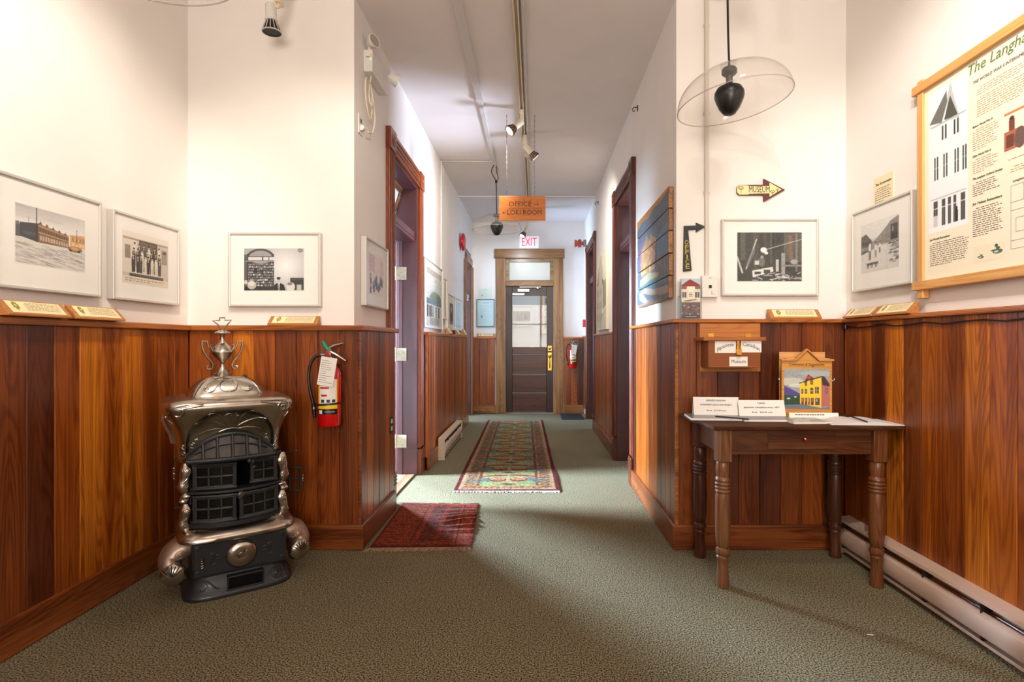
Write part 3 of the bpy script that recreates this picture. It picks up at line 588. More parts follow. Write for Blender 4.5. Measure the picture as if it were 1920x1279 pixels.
def img_valley():
    I = Img(90, 96, (206, 203, 198)); I.poly([(0, 0), (1, 0), (1, .1), (.45, .34), (0, .3)], (226, 225, 222)); I.poly([(.36, .40), (.62, .22), (.8, .08), (1, .02), (1, .5), (.36, .5)], (138, 134, 128))
    for i in range(70): x = RNG.uniform(.4, 1); y = RNG.uniform(.1, .5); I.ell(x, max(y, .42-.4*(x-.36)), .03, .012, (RNG.uniform(110, 170),)*3, .5)
    I.poly([(0, .24), (.14, .2), (.30, .36), (.30, .58), (0, .64)], (104, 100, 94))
    for i in range(6): I.rect(.02+i*.045, .34+i*.012, .045+i*.045, .42+i*.01, (60, 58, 54)); I.rect(.02+i*.045, .48, .045+i*.045, .54, (180, 176, 170))
    I.rect(.30, .38, .44, .56, (150, 146, 140)); I.rect(.8, .16, .97, .46, (66, 64, 62)); I.rect(.83, .2, .87, .3, (150, 148, 144)); I.poly([(0, .62), (.35, .55), (.75, .5), (1, .6), (1, 1), (0, 1)], (216, 213, 208))
    for (x, y, k, c) in ((.25, .40, 1.0, (54, 50, 48)), (.41, .44, .8, (70, 66, 62)), (.52, .44, .6, (80, 76, 72))):
        I.rect(x-.035*k, y+.03, x+.035*k, y+.17*k, (226, 224, 220)); I.rect(x-.03*k, y+.17*k, x-.004, y+.36*k, c); I.rect(x+.004, y+.17*k, x+.03*k, y+.36*k, c); I.ell(x, y, .024*k, .03*k, (176, 160, 148)); I.ell(x, y-.015, .03*k, .018*k, (60, 56, 54))
    for i in range(30): I.ell(RNG.uniform(.78, 1), RNG.uniform(.5, .9), .05, .02, (RNG.uniform(70, 190),)*3, .7)
    I.rect(.16, .82, .48, .86, (90, 86, 82)); 
    for x in (.2, .3, .42): I.ell(x, .89, .03, .035, (80, 76, 72)); I.ell(x, .89, .015, .02, (200, 198, 192))
    return I.noise(10, 1).noise(8, 3, 2)
def img_banner():
    I = Img(60, 90, (236, 218, 206)); I.rect(.05, .03, .4, .45, (196, 160, 176), .7); I.rect(.75, .1, .95, .6, (206, 176, 190), .6)
    for i in range(13): x, y = RNG.uniform(.12, .9), RNG.uniform(.5, .85); I.rect(x-.05, y, x+.05, y+.2, (60, 70, 96)); I.ell(x, y, .04, .035, (190, 160, 150))
    return I.noise(22, 1).noise(16, 3, 3)
def img_colour():
    I = Img(70, 110, (214, 218, 210)); I.rect(0, .0, 1, .1, (186, 170, 150)); I.ell(.3, .25, .3, .12, (236, 236, 232)); I.ell(.6, .5, .4, .12, (120, 140, 110)); I.rect(0, .52, 1, .62, (110, 130, 140))
    for i in range(16): x = RNG.random(); I.rect(x, .64, x+.06, .84, (RNG.uniform(60, 200),)*3)
    for k in range(6): I.rect(.2, .86+k*.022, .85, .87+k*.022, (110, 106, 100))
    return I.noise(18, 1).noise(12, 4, 4)
def img_portrait(): 
    I = Img(50, 60, (96, 84, 74)); I.ell(.5, .6, .25, .4, (40, 36, 34)); I.ell(.5, .3, .12, .14, (190, 170, 150)); I.rect(0, .85, 1, 1, (150, 140, 126)); return I.noise(16, 1).noise(10, 3)
def img_document(tint=(214, 232, 230)):
    I = Img(60, 84, tint); c = tuple(x-70 for x in tint)
    for k in range(18): I.rect(.14, .2+k*.04, .14+.6*RNG.uniform(.4, 1.1), .207+k*.04, c, .55)
    I.ell(.25, .64, .05, .04, (60, 120, 110)); I.rect(.35, .08, .7, .1, c); return I
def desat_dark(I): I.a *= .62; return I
def img_far(): return group_photo(7, (170, 170, 172), 2, (50, 50, 54), False, False)

SIL = 'silver framed photographs along the wall above the rail'
PF = 3.0
def pic_px(label, face, Pw, Pf, l, r, top, bot, zref, ph_px, img, group=SIL, **kw):
    """place a frame whose front (plane Pf) spans picture columns l..r"""
    if face == 'F': a0, a1 = xx(l, Pf), xx(r, Pf)
    else: a0, a1 = wZ(l, Pf), wZ(r, Pf)
    if face == 'R': a0, a1 = a0, a1
    w = abs(a1-a0); h = top-bot; a = (a0+a1)/2
    pl, pr, pt, pb = ph_px
    if face == 'F': x0, x1 = xx(pl, Pf)-a0, xx(pr, Pf)-a0
    elif face == 'L': x0, x1 = wZ(pl, Pf)-a0, wZ(pr, Pf)-a0
    else: x0, x1 = a0-wZ(pl, Pf), a0-wZ(pr, Pf)
    return picture(label, face, Pw, a, (top+bot)/2, w, h, (x0, pb-bot, x1, pt-bot), img, group, **kw)
picture('white-matted silver frame with sepia street of storefronts, above the wooden plaques', 'L', XL, 2.153, 1.566, .474, .425, (.083, .102, .391, .324), img_street(), SIL)
pic_px('narrow white-matted silver frame with group on steps, second on the left wall', 'L', XL, -1.941, 213, 338, 1.768, 1.353, 0, (233, 318, 1.685, 1.439), group_photo(8))
pic_px('silver frame with man beside a shop counter, above the stove', 'F', FY, PF, 428, 601, 1.771, 1.354, 0, (457, 569, 1.682, 1.445), img_shop())
pic_px('small silver frame with faded purple group photo, beside the open door casing', 'L', HL, HL+.034, 687, 729, 1.781, 1.372, 0, (693, 722, 1.70, 1.452), img_banner())
pic_px('silver frame with cluttered workshop photo, below the museum arrow', 'F', FY, PF, 1354, 1535, 1.848, 1.415, 0, (1383, 1504, 1.772, 1.497), img_workshop())
pic_px('silver frame with mountain town street and people, beside the big poster', 'R', XR, XR-.034, 1596, 1709, 1.857, 1.425, 0, (1612, 1682, 1.77, 1.52), img_valley())
# hall, left wall beyond the open door
G2 = 'frames in a row down the left of the hall'
zc = lambda py, Z: zz(py, Z)
pic_px('tall frameless glossy colour display panel, first beyond the open door', 'L', HL, HL+.036, 797, 831, 1.93, 1.29, 0, (802, 829, 1.86, 1.315), img_colour(), G2, bw=.006)
pic_px('narrow pale certificate frame, hung higher behind the colour panel', 'L', HL, HL+.03, 832, 837.6, 1.86, 1.41, 0, (833, 837, 1.83, 1.44), img_document((206, 200, 160)), G2)
pic_px('cream-matted frame with small dark portrait photo in the hall', 'L', HL, HL+.03, 839.5, 854, 1.72, 1.30, 0, (843.5, 850.5, 1.62, 1.37), img_portrait(), G2)
pic_px('pale blue document frame, farthest frame on the left hall wall', 'L', HL, HL+.03, 855, 866, 1.72, 1.31, 0, (856.5, 865, 1.68, 1.34), img_document((190, 224, 232)), G2)
pic_px('teal-edged framed certificate on the far wall left of the door', 'F', FARY, FARY-.02, 893.5, 927, zz(561, 8.7), zz(613, 8.7), 0, (896, 925, zz(564, 8.7), zz(610, 8.7)), img_document((206, 232, 232)), 'far wall papers', depth=.02, bw=.012, fm=mat('teal_frame', rgb(60, 110, 116), .4), toned=mat('pale_mat', rgb(206, 234, 236), .8))
t = frame_thing('notice_sheet', 'pale printed notice pinned above the teal-edged certificate', 'notice', 'F', FARY, xx(910, 8.7), zz(551, 8.7))
img_document((216, 226, 214)).mesh('sheet', PRINT, lambda u, v: (-.11+.22*u, -.003+0*u, .085-.17*v), t)
# back room pictures seen through the door glass
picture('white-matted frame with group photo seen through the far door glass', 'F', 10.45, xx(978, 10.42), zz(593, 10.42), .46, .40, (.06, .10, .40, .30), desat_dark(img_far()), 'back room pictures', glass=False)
t = picture('light wood frame of stacked photos seen through the far door glass', 'F', 10.45, xx(1040, 10.42), zz(585, 10.42), .56, .9, (.08, .42, .50, .82), group_photo(5, (150, 156, 160), 2, (40, 44, 50), True, False), 'back room pictures', fm=mat('pale_wood', rgb(206, 156, 104), .5), bw=.04, glass=False)
group_photo(6, (130, 136, 146), 1, (40, 44, 50), False, False).mesh('photograph', PRINT, lambda u, v: (-.20+.42*u, -.0262+0*u, -.06-.28*v), t)
# canvas print of the building on the right hall wall
def img_canvas():
    I = Img(70, 120, (232, 222, 196)); I.poly([(0, .40), (.12, .34), (.3, .1), (.42, .0), (.5, .06), (.62, .12), (.66, .34), (.80, .38), (.80, .40), (.62, .42), (.62, .86), (.3, .96), (0, 1), (0, .4)], (208, 192, 156))
    I.poly([(.62, .14), (.64, .34), (.8, .38), (.62, .42)], (96, 82, 58)); I.poly([(.02, .38), (.1, .33), (.28, .12), (.2, .38)], (120, 108, 84))
    for k in range(9): I.rect(.08+k*.06, .2+.02*abs(k-4), .09+k*.06, .9, (140, 124, 92), .7)
    for y in (.45, .62, .78):
        for x in (.1, .25, .4, .52): I.rect(x, y, x+.03, y+.09, (100, 88, 66))
    I.poly([(.66, .42), (1, .36), (1, .7), (.66, .74)], (150, 138, 108)); I.noise(14, 2); I.poly([(.3, 1), (.62, .80), (1, .72), (1, 1)], (206, 196, 168)); I.line(.36, .98, .66, .79, .02, (90, 78, 56)); return I.noise(12, 1)
t = frame_thing('canvas_print', 'sepia canvas print of the gabled building on the right hall wall', 'picture', 'R', HR, 6.22, 1.66)
MB().box(-.43, .43, -.035, -.001, -.36, .52).build('canvas', mat('canvas_cream', rgb(226, 214, 186), .8), t, bevel=.003)
img_canvas().mesh('printed_face', PRINT, lambda u, v: (.43-.86*u if False else -.43+.86*u, -.0354+0*u, .52-.88*v), t)

# ---- painted plank sign in the hall
def img_planks():
    I = Img(110, 150, (88, 100, 114)); I.noise(9, 1).noise(7, 3, 6)
    I.poly([(0, .0), (1, 0), (1, .02), (.8, .06), (.6, .05), (.4, .09), (.2, .06), (0, .12)], (186, 120, 60))
    for k in range(14): x = RNG.random(); I.line(x, .1+RNG.random()*.2, x+.3, .06+RNG.random()*.2, .008, (120, 124, 130), .5)
    I.poly([(0, .34), (.14, .3), (.3, .24), (.34, .5), (0, .58)], (110, 92, 130), .7); I.poly([(.7, .36), (1, .30), (1, .62), (.7, .6)], (96, 130, 162), .7)
    I.poly([(.14, .66), (.14, .44), (.24, .34), (.36, .24), (.42, .34), (.50, .26), (.52, .30), (.62, .36), (.62, .66)], (176, 130, 76), .75); I.poly([(.50, .40), (.66, .36), (.66, .62), (.52, .62)], (150, 90, 100), .5)
    for i in range(130): x, y = RNG.uniform(.14, .64), RNG.uniform(.34, .66); I.line(x, y, x+RNG.uniform(-.03, .03), y+RNG.uniform(.0, .06), .012, [(226, 186, 104), (186, 120, 60), (206, 150, 130)][RNG.integers(3)], .75)
    for i in range(30): x, y = RNG.uniform(.66, .98), RNG.uniform(.58, .72); I.line(x, y, x+RNG.uniform(-.02, .04), y+.05, .010, [(200, 160, 120), (150, 90, 70)][RNG.integers(2)], .6)
    I.poly([(.1, .70), (.4, .66), (.74, .72), (.74, .76), (.1, .78)], (206, 178, 130), .7); I.poly([(0, .78), (.5, .75), (1, .78), (1, .84), (0, .84)], (78, 120, 128), .8)
    I.poly([(.08, .84), (.3, .80), (.6, .86), (1, .88), (1, .95), (.6, .95), (.3, .98), (.1, .92)], (190, 156, 134), .75); I.poly([(.2, .85), (.5, .91), (.8, .94), (.4, .96)], (70, 88, 98), .8); I.rect(0, .975, .8, 1, (186, 130, 80), .6)
    return I.noise(8, 1)
t = frame_thing('plank_painting', 'weathered painting of a glowing building on horizontal planks, right hall wall', 'painting', 'R', HR, 3.56, 1.735)
PHt = .65
im = img_planks(); n = 5
for k in range(n):
    za, zb = PHt/2-PHt*(k+1)/n+.0025, PHt/2-PHt*k/n-.0025; off = [0, .002, -.001, .0015, 0][k]
    q = MB(); q.box(-.475, .475, -.030+off, -.004, za, zb); pl = q.build('plank', WX, t, bevel=.003, color=(.50, .23, .07, 1))
    sub = Img(10, 10); kh = im.h//n; sub.a = im.a[k*kh:(k+1)*kh].copy(); sub.w, sub.h = im.w, kh
    sub.mesh('painted_face', PRINT, lambda u, v, za=za, zb=zb, off=off: (-.472+.944*u, -.0305+off+0*u, zb-.002-(zb-za-.004)*v), pl)

# ================================================================ PLAQUES ON THE RAIL
LW = mat('plaque_label', rgb(240, 222, 176), .6)
def plaque(label, x, y, rz, w=.27, h=.058, motif=True, zr=RAIL, grp='small wooden caption plaques standing on the rail'):
    t = thing('caption_plaque', label, 'plaque', (x, y, zr), rz, grp)
    T = lambda p: (p[1], p[0], p[2]); q = MB()
    n = [(-.052, 0), (0, 0), (0, h), (-.008, h), (-.052, .008)]        # wedge in (y, z)
    q.prism(n, -w/2, w/2, lambda p: (p[1], p[0], p[2])); q.build('block', WS, t, bevel=.002, color=(.50, .22, .06, 1))
    sl = Vector((0, .044, h-.008)); sl.normalize(); c0 = Vector((0, -.052, .008)); L = math.hypot(.044, h-.008)
    nrm = Vector((0, -(h-.008), .044)).normalized()
    def P(u, v, o=.0006): p = c0+sl*(v*L)+nrm*o; return (u*w/2, p.y, p.z)
    q = MB(); a = [P(-.84, .10), P(.84, .10), P(.84, .93), P(-.84, .93)]; b_ = [P(-.84, .10, 0), P(.84, .10, 0), P(.84, .93, 0), P(-.84, .93, 0)]
    q.loft([b_, a]); q.build('label', LW, t)
    q = MB(); rr = random.Random(int(x*100+y*31))
    for k in range(6):
        v = .80-k*.105; u = -.34+(.05 if k == 0 else 0)
        while u < .74:
            l = rr.uniform(.04, .12); q.quad(P(u, v, .0012), P(min(u+l, .78), v, .0012), P(min(u+l, .78), v+.045, .0012), P(u, v+.045, .0012)); u += l+.025
    q.build('printed_text', mat('faint_print', rgb(160, 140, 108), .7), t)['kind'] = 'stuff'
    if motif:
        q = MB(); ang = math.atan2(h-.008, .044)
        for k in range(7):
            a2 = 2*PI*k/7; c = (-.62+.06*math.cos(a2), .6+.2*math.sin(a2)); q.quad(P(c[0]-.03, c[1]-.08, .0012), P(c[0]+.03, c[1]-.08, .0012), P(c[0]+.04, c[1]+.08, .0012), P(c[0]-.02, c[1]+.10, .0012))
        q.quad(P(-.63, .2, .0012), P(-.61, .2, .0012), P(-.61, .6, .0012), P(-.63, .6, .0012)); q.build('printed_motif', mat('olive_print', rgb(150, 140, 60), .7), t)
    return t
plaque('caption plaque on the left wall rail under the sepia street photo', -1.918, 2.02, PI/2, .26)
plaque('caption plaque on the left wall rail, second from the corner picture', -1.918, 2.30, PI/2, .26)
plaque('caption plaque on the rail to the right of the stove finial', xx(555, 3.0), 3.002, 0, .275, .052)
plaque('caption plaque on the rail under the workshop photo', xx(1485, 3.0), 3.002, 0, .285, .055, zr=RR)
plaque('caption plaque under the mountain town photo, nearer the corner', 1.735, 2.80, -PI/2, .25, .05, zr=RR)
plaque('caption plaque on the right rail, beside the poster frame end', 1.735, 2.535, -PI/2, .25, .055, zr=RR)
plaque('caption plaque on the hall rail under the colour display panel end', -1.0, 6.05, PI/2, .2, .07, False)
plaque('caption plaque on the hall rail below the small dark portrait', -1.0, 6.75, PI/2, .2, .07, False)
plaque('caption plaque on the hall rail nearest the far left doorway', -1.0, 7.35, PI/2, .2, .09, False)
plaque('caption plaque on the far wall rail under the teal-edged certificate', xx(911, 8.69), FARY-.003, 0, .28, .055)

# ================================================================ POSTER
PB = XR-.002; t = frame_thing('framed_poster', 'large cream history poster in a light wood lapped frame', 'poster', 'R', XR, 2.383, 1.85)
# local x runs towards the camera; x = 0 is the left edge of the printed sheet
PWd, Z0, Z1 = .95, 1.425-1.85, 2.275-1.85; OAK = (.78, .44, .15, 1); fy = -.036
q = MB(); q.box(-.035, .0, fy, -.004, Z0-.075, Z1+.055); q.build('frame_upright', WSZ, t, bevel=.003, color=OAK)
q = MB(); q.box(PWd, PWd+.035, fy, -.004, Z0-.075, Z1+.055); q.build('frame_upright', WSZ, t, bevel=.003, color=OAK)
q = MB(); q.box(-.06, PWd+.06, fy-.008, -.012, Z1-.002, Z1+.038); q.build('frame_crossbar', WS, t, bevel=.003, color=OAK)
q = MB(); q.box(-.06, PWd+.06, fy-.008, -.012, Z0-.038, Z0+.002); q.build('frame_crossbar', WS, t, bevel=.003, color=OAK)
sh = mat('poster_cream', rgb(242, 232, 208), .6); MB().box(0, PWd, -.026, -.018, Z0, Z1).build('sheet', sh, t)
def pX(px): return 2.383-wZ(px, XR-.026)
def img_tower():
    I = Img(92, 190, (236, 238, 240)); D = (60, 62, 58)
    I.poly([(.52, .06), (.60, .0), (.62, .06), (.80, .27), (.44, .25)], (190, 192, 190)); I.poly([(.03, .22), (.48, .04), (.50, .12), (.34, .26), (.30, .24)], (110, 112, 106)); I.poly([(.57, .09), (.77, .255), (.42, .235)], (78, 84, 72))
    I.rect(.05, .245, .95, .25, (170, 172, 170)); I.rect(.1, .25, .92, .255, (200, 200, 200)); I.rect(.55, .0, .556, .06, (150, 150, 150))
    for x in (.36, .44, .66, .74): I.rect(x, .27, x+.04, .37, D)
    for x in (.16, .23, .40, .47, .68, .75, .87, .93):
        I.rect(x, .47, x+.035, .63, D); I.rect(x, .545, x+.035, .55, (230, 230, 230))
    I.rect(.06, .76, .96, .765, (180, 180, 180))
    for x, w_ in ((.14, .11), (.36, .09), (.52, .07), (.65, .07), (.83, .1)): I.rect(x, .78, x+w_, .96, (74, 74, 72)); I.rect(x, .83, x+w_, .836, (226, 226, 226)); I.rect(x+w_*.45, .84, x+w_*.55, .96, (150, 150, 150))
    I.rect(.14, .88, .25, .96, (206, 206, 206)); I.rect(.70, .88, .76, .99, (36, 36, 34)); I.ell(.73, .87, .025, .012, (36, 36, 34)); I.rect(0, .96, 1, 1, (244, 244, 244)); return I.noise(5, 1)
def pz(px, py): return zz(py, wZ(px, XR-.026))-1.85
a0, a1 = pX(1741), pX(1815); zt, zb = pz(1760, 168), pz(1741, 440)
img_tower().mesh('printed_photo', PRINT, lambda u, v: (a0+(a1-a0)*u, -.0263+0*u, zt-(zt-zb)*v), t)
def img_brown():
    I = Img(80, 90, (246, 226, 208)); I.rect(0, .0, .5, .06, (206, 130, 80)); I.rect(.1, .2, .22, .5, (120, 66, 50)); I.ell(.16, .17, .05, .05, (90, 50, 40)); I.rect(.0, .46, .3, .92, (176, 104, 78)); I.rect(.05, .55, .2, .85, (110, 60, 50)); I.ell(.33, .7, .12, .25, (110, 84, 80))
    I.rect(.42, .05, .52, .9, (236, 190, 160)); I.rect(.62, .25, .78, .8, (120, 60, 54)); I.ell(.7, .22, .05, .06, (90, 50, 44)); I.rect(.6, .6, 1, .92, (70, 44, 50)); I.rect(.82, .3, .96, .7, (150, 90, 80)); return I.noise(10, 1)
c0_, c1_ = pX(1883), pX(1883)+.20
b0_, b1_ = pz(1883, 215), pz(1883, 292)
img_brown().mesh('printed_photo', PRINT, lambda u, v: (c0_+(c1_-c0_)*u, -.0263+0*u, b0_-(b0_-b1_)*v), t)
def words_block(mb, x0, x1, z, n, dz, hgt, rr, y=-.0264):
    for k in range(n):
        x = x0+(0 if k else .015); end = x1 if k < n-1 else x0+(x1-x0)*.6; end -= rr.uniform(0, .03)
        while x < end:
            l = rr.uniform(.006, .024); xe = min(x+l, end); mb.quad((x, y, z), (xe, y, z), (xe, y, z+hgt), (x, y, z+hgt)); x = xe+.0045
        z -= dz
    return z
rr = random.Random(4); X1, X2, X3 = pX(1824), pX(1878), pX(1896); q = MB(); D_, H_ = .0086, .0028
def para(q, px, py, x1, n, dz=D_, hgt=H_, ind=0): words_block(q, pX(px), x1, pz(px, py), n, dz, hgt, rr)
para(q, 1832, 167, .62, 4); para(q, 1832, 187, .62, 9); para(q, 1824, 248, X2-.01, 10); para(q, 1824, 303, X2-.01, 7); para(q, 1884, 304, X3+.3, 1); para(q, 1895, 315, X3+.3, 3)
q.build('printed_text', mat('tan_print', rgb(170, 142, 108), .7), t)['kind'] = 'stuff'
q = MB(); para(q, 1824, 346, X2, 7, .0083); para(q, 1824, 394, X2+.005, 14, .0083); para(q, 1744, 459, pX(1819), 12, .0087)
q.build('printed_text', mat('brown_print', rgb(96, 72, 50), .7), t)['kind'] = 'stuff'
TITLEINK = mat('title_green', rgb(110, 124, 76), .7)
def head(s_, sz, m_, px, py, w_, b_=0): text(s_, sz, m_, t, (pX(px), -.0272, pz(px, py)), w_, align='LEFT', shear=.22, bold=b_)
head('The Langham', .058, TITLEINK, 1813, 137, .30); head('THE WORLD WAR II INTERNMENT', .017, GREYINK, 1824, 157, .245, .0002)
head('Before World War II', .0115, GREENINK, 1824, 240, .092); head('After World War II', .0115, GREENINK, 1824, 295, .085); head('The Langham Cultural Society', .0115, GREENINK, 1824, 337, .135)
head('Jim Tinkess Remembers', .014, GREENINK, 1824, 384, .135, .0003); head('Joe Muzzuki Remembers', .0125, GREENINK, 1744, 451, .115, .0003); head('Langham', .012, GREYINK, 1899, 340, .05)
q = MB(); r_ = .0009; y = -.0266; zp = pz(1899, 348); S_ = .95
for (xa, za, xb, zb_) in ((0, 0, .28, 0), (0, 0, 0, -.23), (0, -.23, .28, -.23), (.05, 0, .05, -.06), (0, -.06, .05, -.06), (.0, -.09, .10, -.09), (.10, -.03, .10, -.14), (.02, -.12, .10, -.12), (.02, -.12, .02, -.17), (.02, -.17, .06, -.17), (0, -.20, .09, -.20), (.09, -.18, .09, -.23), (.14, 0, .14, -.1), (.14, -.1, .28, -.1)):
    x0, z0 = X3+xa, zp+za; q.box(min(x0, X3+xb)-r_, max(x0, X3+xb)+r_, y-.0002, y+.0003, min(z0, zp+zb_)-r_, max(z0, zp+zb_)+r_)
q.build('printed_plan', mat('plan_ink', rgb(170, 172, 178), .7), t)
def vase(I, cx, cy, s):
    I.ell(cx, cy, .07*s, .06*s, (90, 110, 90)); I.ell(cx-.02*s, cy-.01, .03*s, .03*s, (214, 222, 214)); I.line(cx, cy-.02, cx-.05*s, cy-.2*s, .008, (150, 150, 120)); I.ell(cx+.01, cy-.09*s, .03*s, .035*s, (60, 100, 60)); I.ell(cx-.05*s, cy-.04*s, .05*s, .02*s, (70, 60, 50)); return I
I = Img(80, 50, (240, 228, 202)); vase(I, .25, .72, 1.3); vase(I, .78, .55, 2.2); I.ell(.74, .2, .05, .09, (60, 90, 60))
va, vb = pX(1826), pX(1884); vz = pz(1830, 462); I.mesh('printed_vases', PRINT, lambda u, v: (va+(vb-va)*u, -.0263+0*u, vz-.065*v), t)

t = frame_thing('caption_sheet', 'small cream caption sheet on the wall above the mountain town frame', 'notice', 'R', XR, 2.70, 1.925)
MB().box(-.075, .075, -.004, 0, -.075, .075).build('sheet', OLDPAPER, t)
text('The Kootenaian', .018, INK, t, (0, -.0046, .038), .125, bold=.0004)
q = MB(); words_block(q, -.065, .065, .012, 7, .011, .004, rr, -.0044); q.build('printed_text', GREYINK, t)

# ================================================================ ARROW SIGNS, BROCHURES, THERMOSTAT
def onplane(px, py, Z): return (xx(px, Z), zz(py, Z))
t = thing('museum_arrow_sign', 'brown and cream arrow sign reading MUSEUM', 'sign', (xx(1424, 3.03), FY, zz(358, 3.03)))
O = Vector((xx(1424, 3.02), zz(358, 3.02)))
def pl(pts, Z=3.02): return [(xx(a, Z)-O.x, zz(b_, Z)-O.y) for a, b_ in pts]
MAR = mat('maroon_paint', rgb(96, 46, 44), .5)
MB().prism(pl([(1384, 348), (1430, 347.5), (1430, 336), (1470.5, 357), (1432, 379), (1430, 378), (1430, 367), (1384, 367), (1380, 363), (1380, 352)]), -.014, 0).build('arrow_board', MAR, t, bevel=.002)
MB().prism(pl([(1384, 349), (1400, 349.5), (1402, 351), (1440.5, 350.5), (1440.5, 344), (1463, 357), (1440.5, 370.5), (1440.5, 364), (1402, 365), (1400, 366.5), (1384, 366.5), (1380, 362), (1380, 353)]), -.017, -.013).build('arrow_face', mat('arrow_cream', rgb(240, 222, 160), .5), t)
text('MUSEUM', .05, INK, t, (xx(1421.3, 3.02)-O.x, -.0178, zz(357.5, 3.02)-O.y), xx(1441, 3.02)-xx(1402.5, 3.02), bold=.0008)
q = MB()
for cx, cz, s in ((1387, 354, 1), (1446, 361, .9), (1455, 357, .6)):
    p = pl([(cx, cz)])[0]
    for k in range(6): a = k*PI/3; q.prism([(p[0]+.012*s*math.cos(a)+.006*s*math.cos(b_), p[1]+.008*s*math.sin(a)+.005*s*math.sin(b_)) for b_ in (0, 2.1, 4.2)], -.0176, -.0168)
    q.prism([(p[0]-.0015, p[1]-.03*s), (p[0]+.0015, p[1]-.03*s), (p[0]+.0015, p[1]), (p[0]-.0015, p[1])], -.0176, -.0168)
q.build('painted_motif', mat('motif_olive', rgb(96, 92, 40), .6), t)
t = thing('office_arrow_sign', 'black bent arrow sign with gold letters reading OFFICE', 'sign', (xx(1295, 3.03), FY, zz(465, 3.03)))
O = Vector((xx(1295, 3.02), zz(465, 3.02)))
MB().prism(pl([(1281.5, 424), (1304.5, 423.5), (1304, 418), (1322, 425.5), (1304, 436.5), (1304.5, 431), (1289.5, 432), (1296, 508), (1280, 510)]), -.012, 0).build('arrow_board', mat('black_paint', rgb(24, 26, 24), .45), t, bevel=.0015)
for k, ch in enumerate('OFFICE'): text(ch, .036, GOLDINK, t, (xx(1286.2+.3*k, 3.02)-O.x, -.0126, zz(455.5+9.1*k, 3.02)-O.y), .006 if ch == 'I' else .021)
t = thing('wall_control_box', 'white wall control box with a small black button', 'switch', (xx(1331, 3.0), FY, zz(537, 3.0)))
MB().box(-.045, .045, -.036, 0, -.062, .062).build('housing', WHITE, t, bevel=.004)
MB().box(-.008, .008, -.040, -.035, -.010, .006).build('button', BLACK, t, bevel=.001)
q = MB(); q.box(-.006, .006, -.0365, -.0358, .045, .048); q.box(.008, .028, -.0365, -.0358, -.045, -.043); q.box(.008, .010, -.0365, -.0358, -.045, -.028); q.build('printed_marks', GREYINK, t)['kind'] = 'stuff'
q = MB(); X0 = xx(1325, 3.02); q.tube([(X0, FY-.012, CH-.01), (X0, FY-.012, zz(517, 3.02))], .0125, 8)
for z in (2.95, 2.45, 2.0): q.box(X0-.018, X0+.018, FY-.006, FY, z-.008, z+.008)
tag(q.build('conduit', mat('wall_grey_conduit', rgb(214, 204, 192), .5), smooth=True), 'painted conduit running up the wall from the white control box', 'conduit')
# brochure holder on the rail
def img_brochure():
    I = Img(60, 116, (226, 214, 190)); I.rect(0, 0, 1, .14, (176, 204, 220)); I.poly([(0, .17), (.45, .02), (.95, .15), (1, .19), (0, .19)], (150, 54, 50)); I.rect(.0, .19, 1, .27, (130, 106, 92)); I.poly([(.3, .2), (.7, .2), (.74, .3), (.26, .3)], (236, 230, 216))
    I.rect(.04, .34, .26, .48, (90, 104, 120)); I.rect(.72, .34, .96, .48, (90, 104, 120)); I.rect(.13, .34, .15, .48, (230, 230, 226)); I.rect(.83, .34, .85, .48, (230, 230, 226))
    I.rect(.36, .3, .62, .5, (238, 230, 210)); 
    for k in range(3): I.rect(.40, .36+k*.04, .58, .375+k*.04, (90, 70, 60))
    I.line(.18, .57, .8, .53, .02, (80, 60, 60)); I.rect(0, .60, 1, .93, (116, 92, 86))
    for i in range(40): x, y = RNG.random(), RNG.uniform(.62, .92); v = RNG.uniform(60, 220); I.ell(x, y, .05, .02, (v, v*.85, v*.8))
    I.rect(0, .93, 1, 1, (66, 64, 84)); I.rect(.2, .95, .8, .965, (220, 220, 224)); return I.noise(8, 1)
t = thing('brochure_holder', 'clear acrylic rack holding brochures on the rail', 'brochure rack', (xx(1293, 2.99), 2.995, RR))
ACR = glassmat('clear_acrylic', (.94, .95, .96, 1), .05, .8)
q = MB(); q.box(-.06, .06, -.035, .033, 0, .003); q.box(-.06, .06, .030, .033, .003, .215); q.box(-.06, .06, -.035, -.033, .003, .10); q.box(-.06, -.058, -.035, .033, .003, .13); q.box(.058, .06, -.035, .033, .003, .13); q.build('holder', ACR, t)
t2 = thing('brochure', 'stack of photo brochures with a red gabled house, in the acrylic rack', 'brochure', (xx(1293, 2.99)+.003, 2.975, RR+.004))
MB().box(-.052, .052, .001, .02, 0, .222).build('pages', PAPER, t2)
img_brochure().mesh('printed_cover', PRINT, lambda u, v: (-.052+.104*u, .0004+0*u, .222-.221*v), t2)

# ================================================================ DONATION BOX AND TABLE
yb = BF; LWD = (.42, .16, .035, 1)
t = thing('donation_box', 'wall-hung brown wooden donation box with paper labels and brass lock', 'box', (xx(1369, 2.9), yb-.001, zz(655, 2.9)))
O = Vector((xx(1369, 2.9), zz(655, 2.9)))
def bx(l, r, tp, bt, Z): return xx(l, Z)-O.x, xx(r, Z)-O.x, zz(bt, Z)-O.y, zz(tp, Z)-O.y
a = bx(1312, 1426, 606.5, 697, 2.95); MB().box(a[0], a[1], -.018, 0, a[2], a[3]).build('back_board', WS, t, bevel=.002, color=(.50, .20, .05, 1))
a = bx(1330, 1427, 638, 690, 2.80); MB().box(a[0], a[1], -.155, -.018, a[2], a[3]).build('box_body', WS, t, bevel=.003, color=(.28, .09, .022, 1))
b_ = bx(1320, 1438, 632, 639, 2.79); lid = MB().box(b_[0], b_[1], -.172, -.018, b_[2], b_[3]).build('lid', WS, t, bevel=.003, color=LWD)
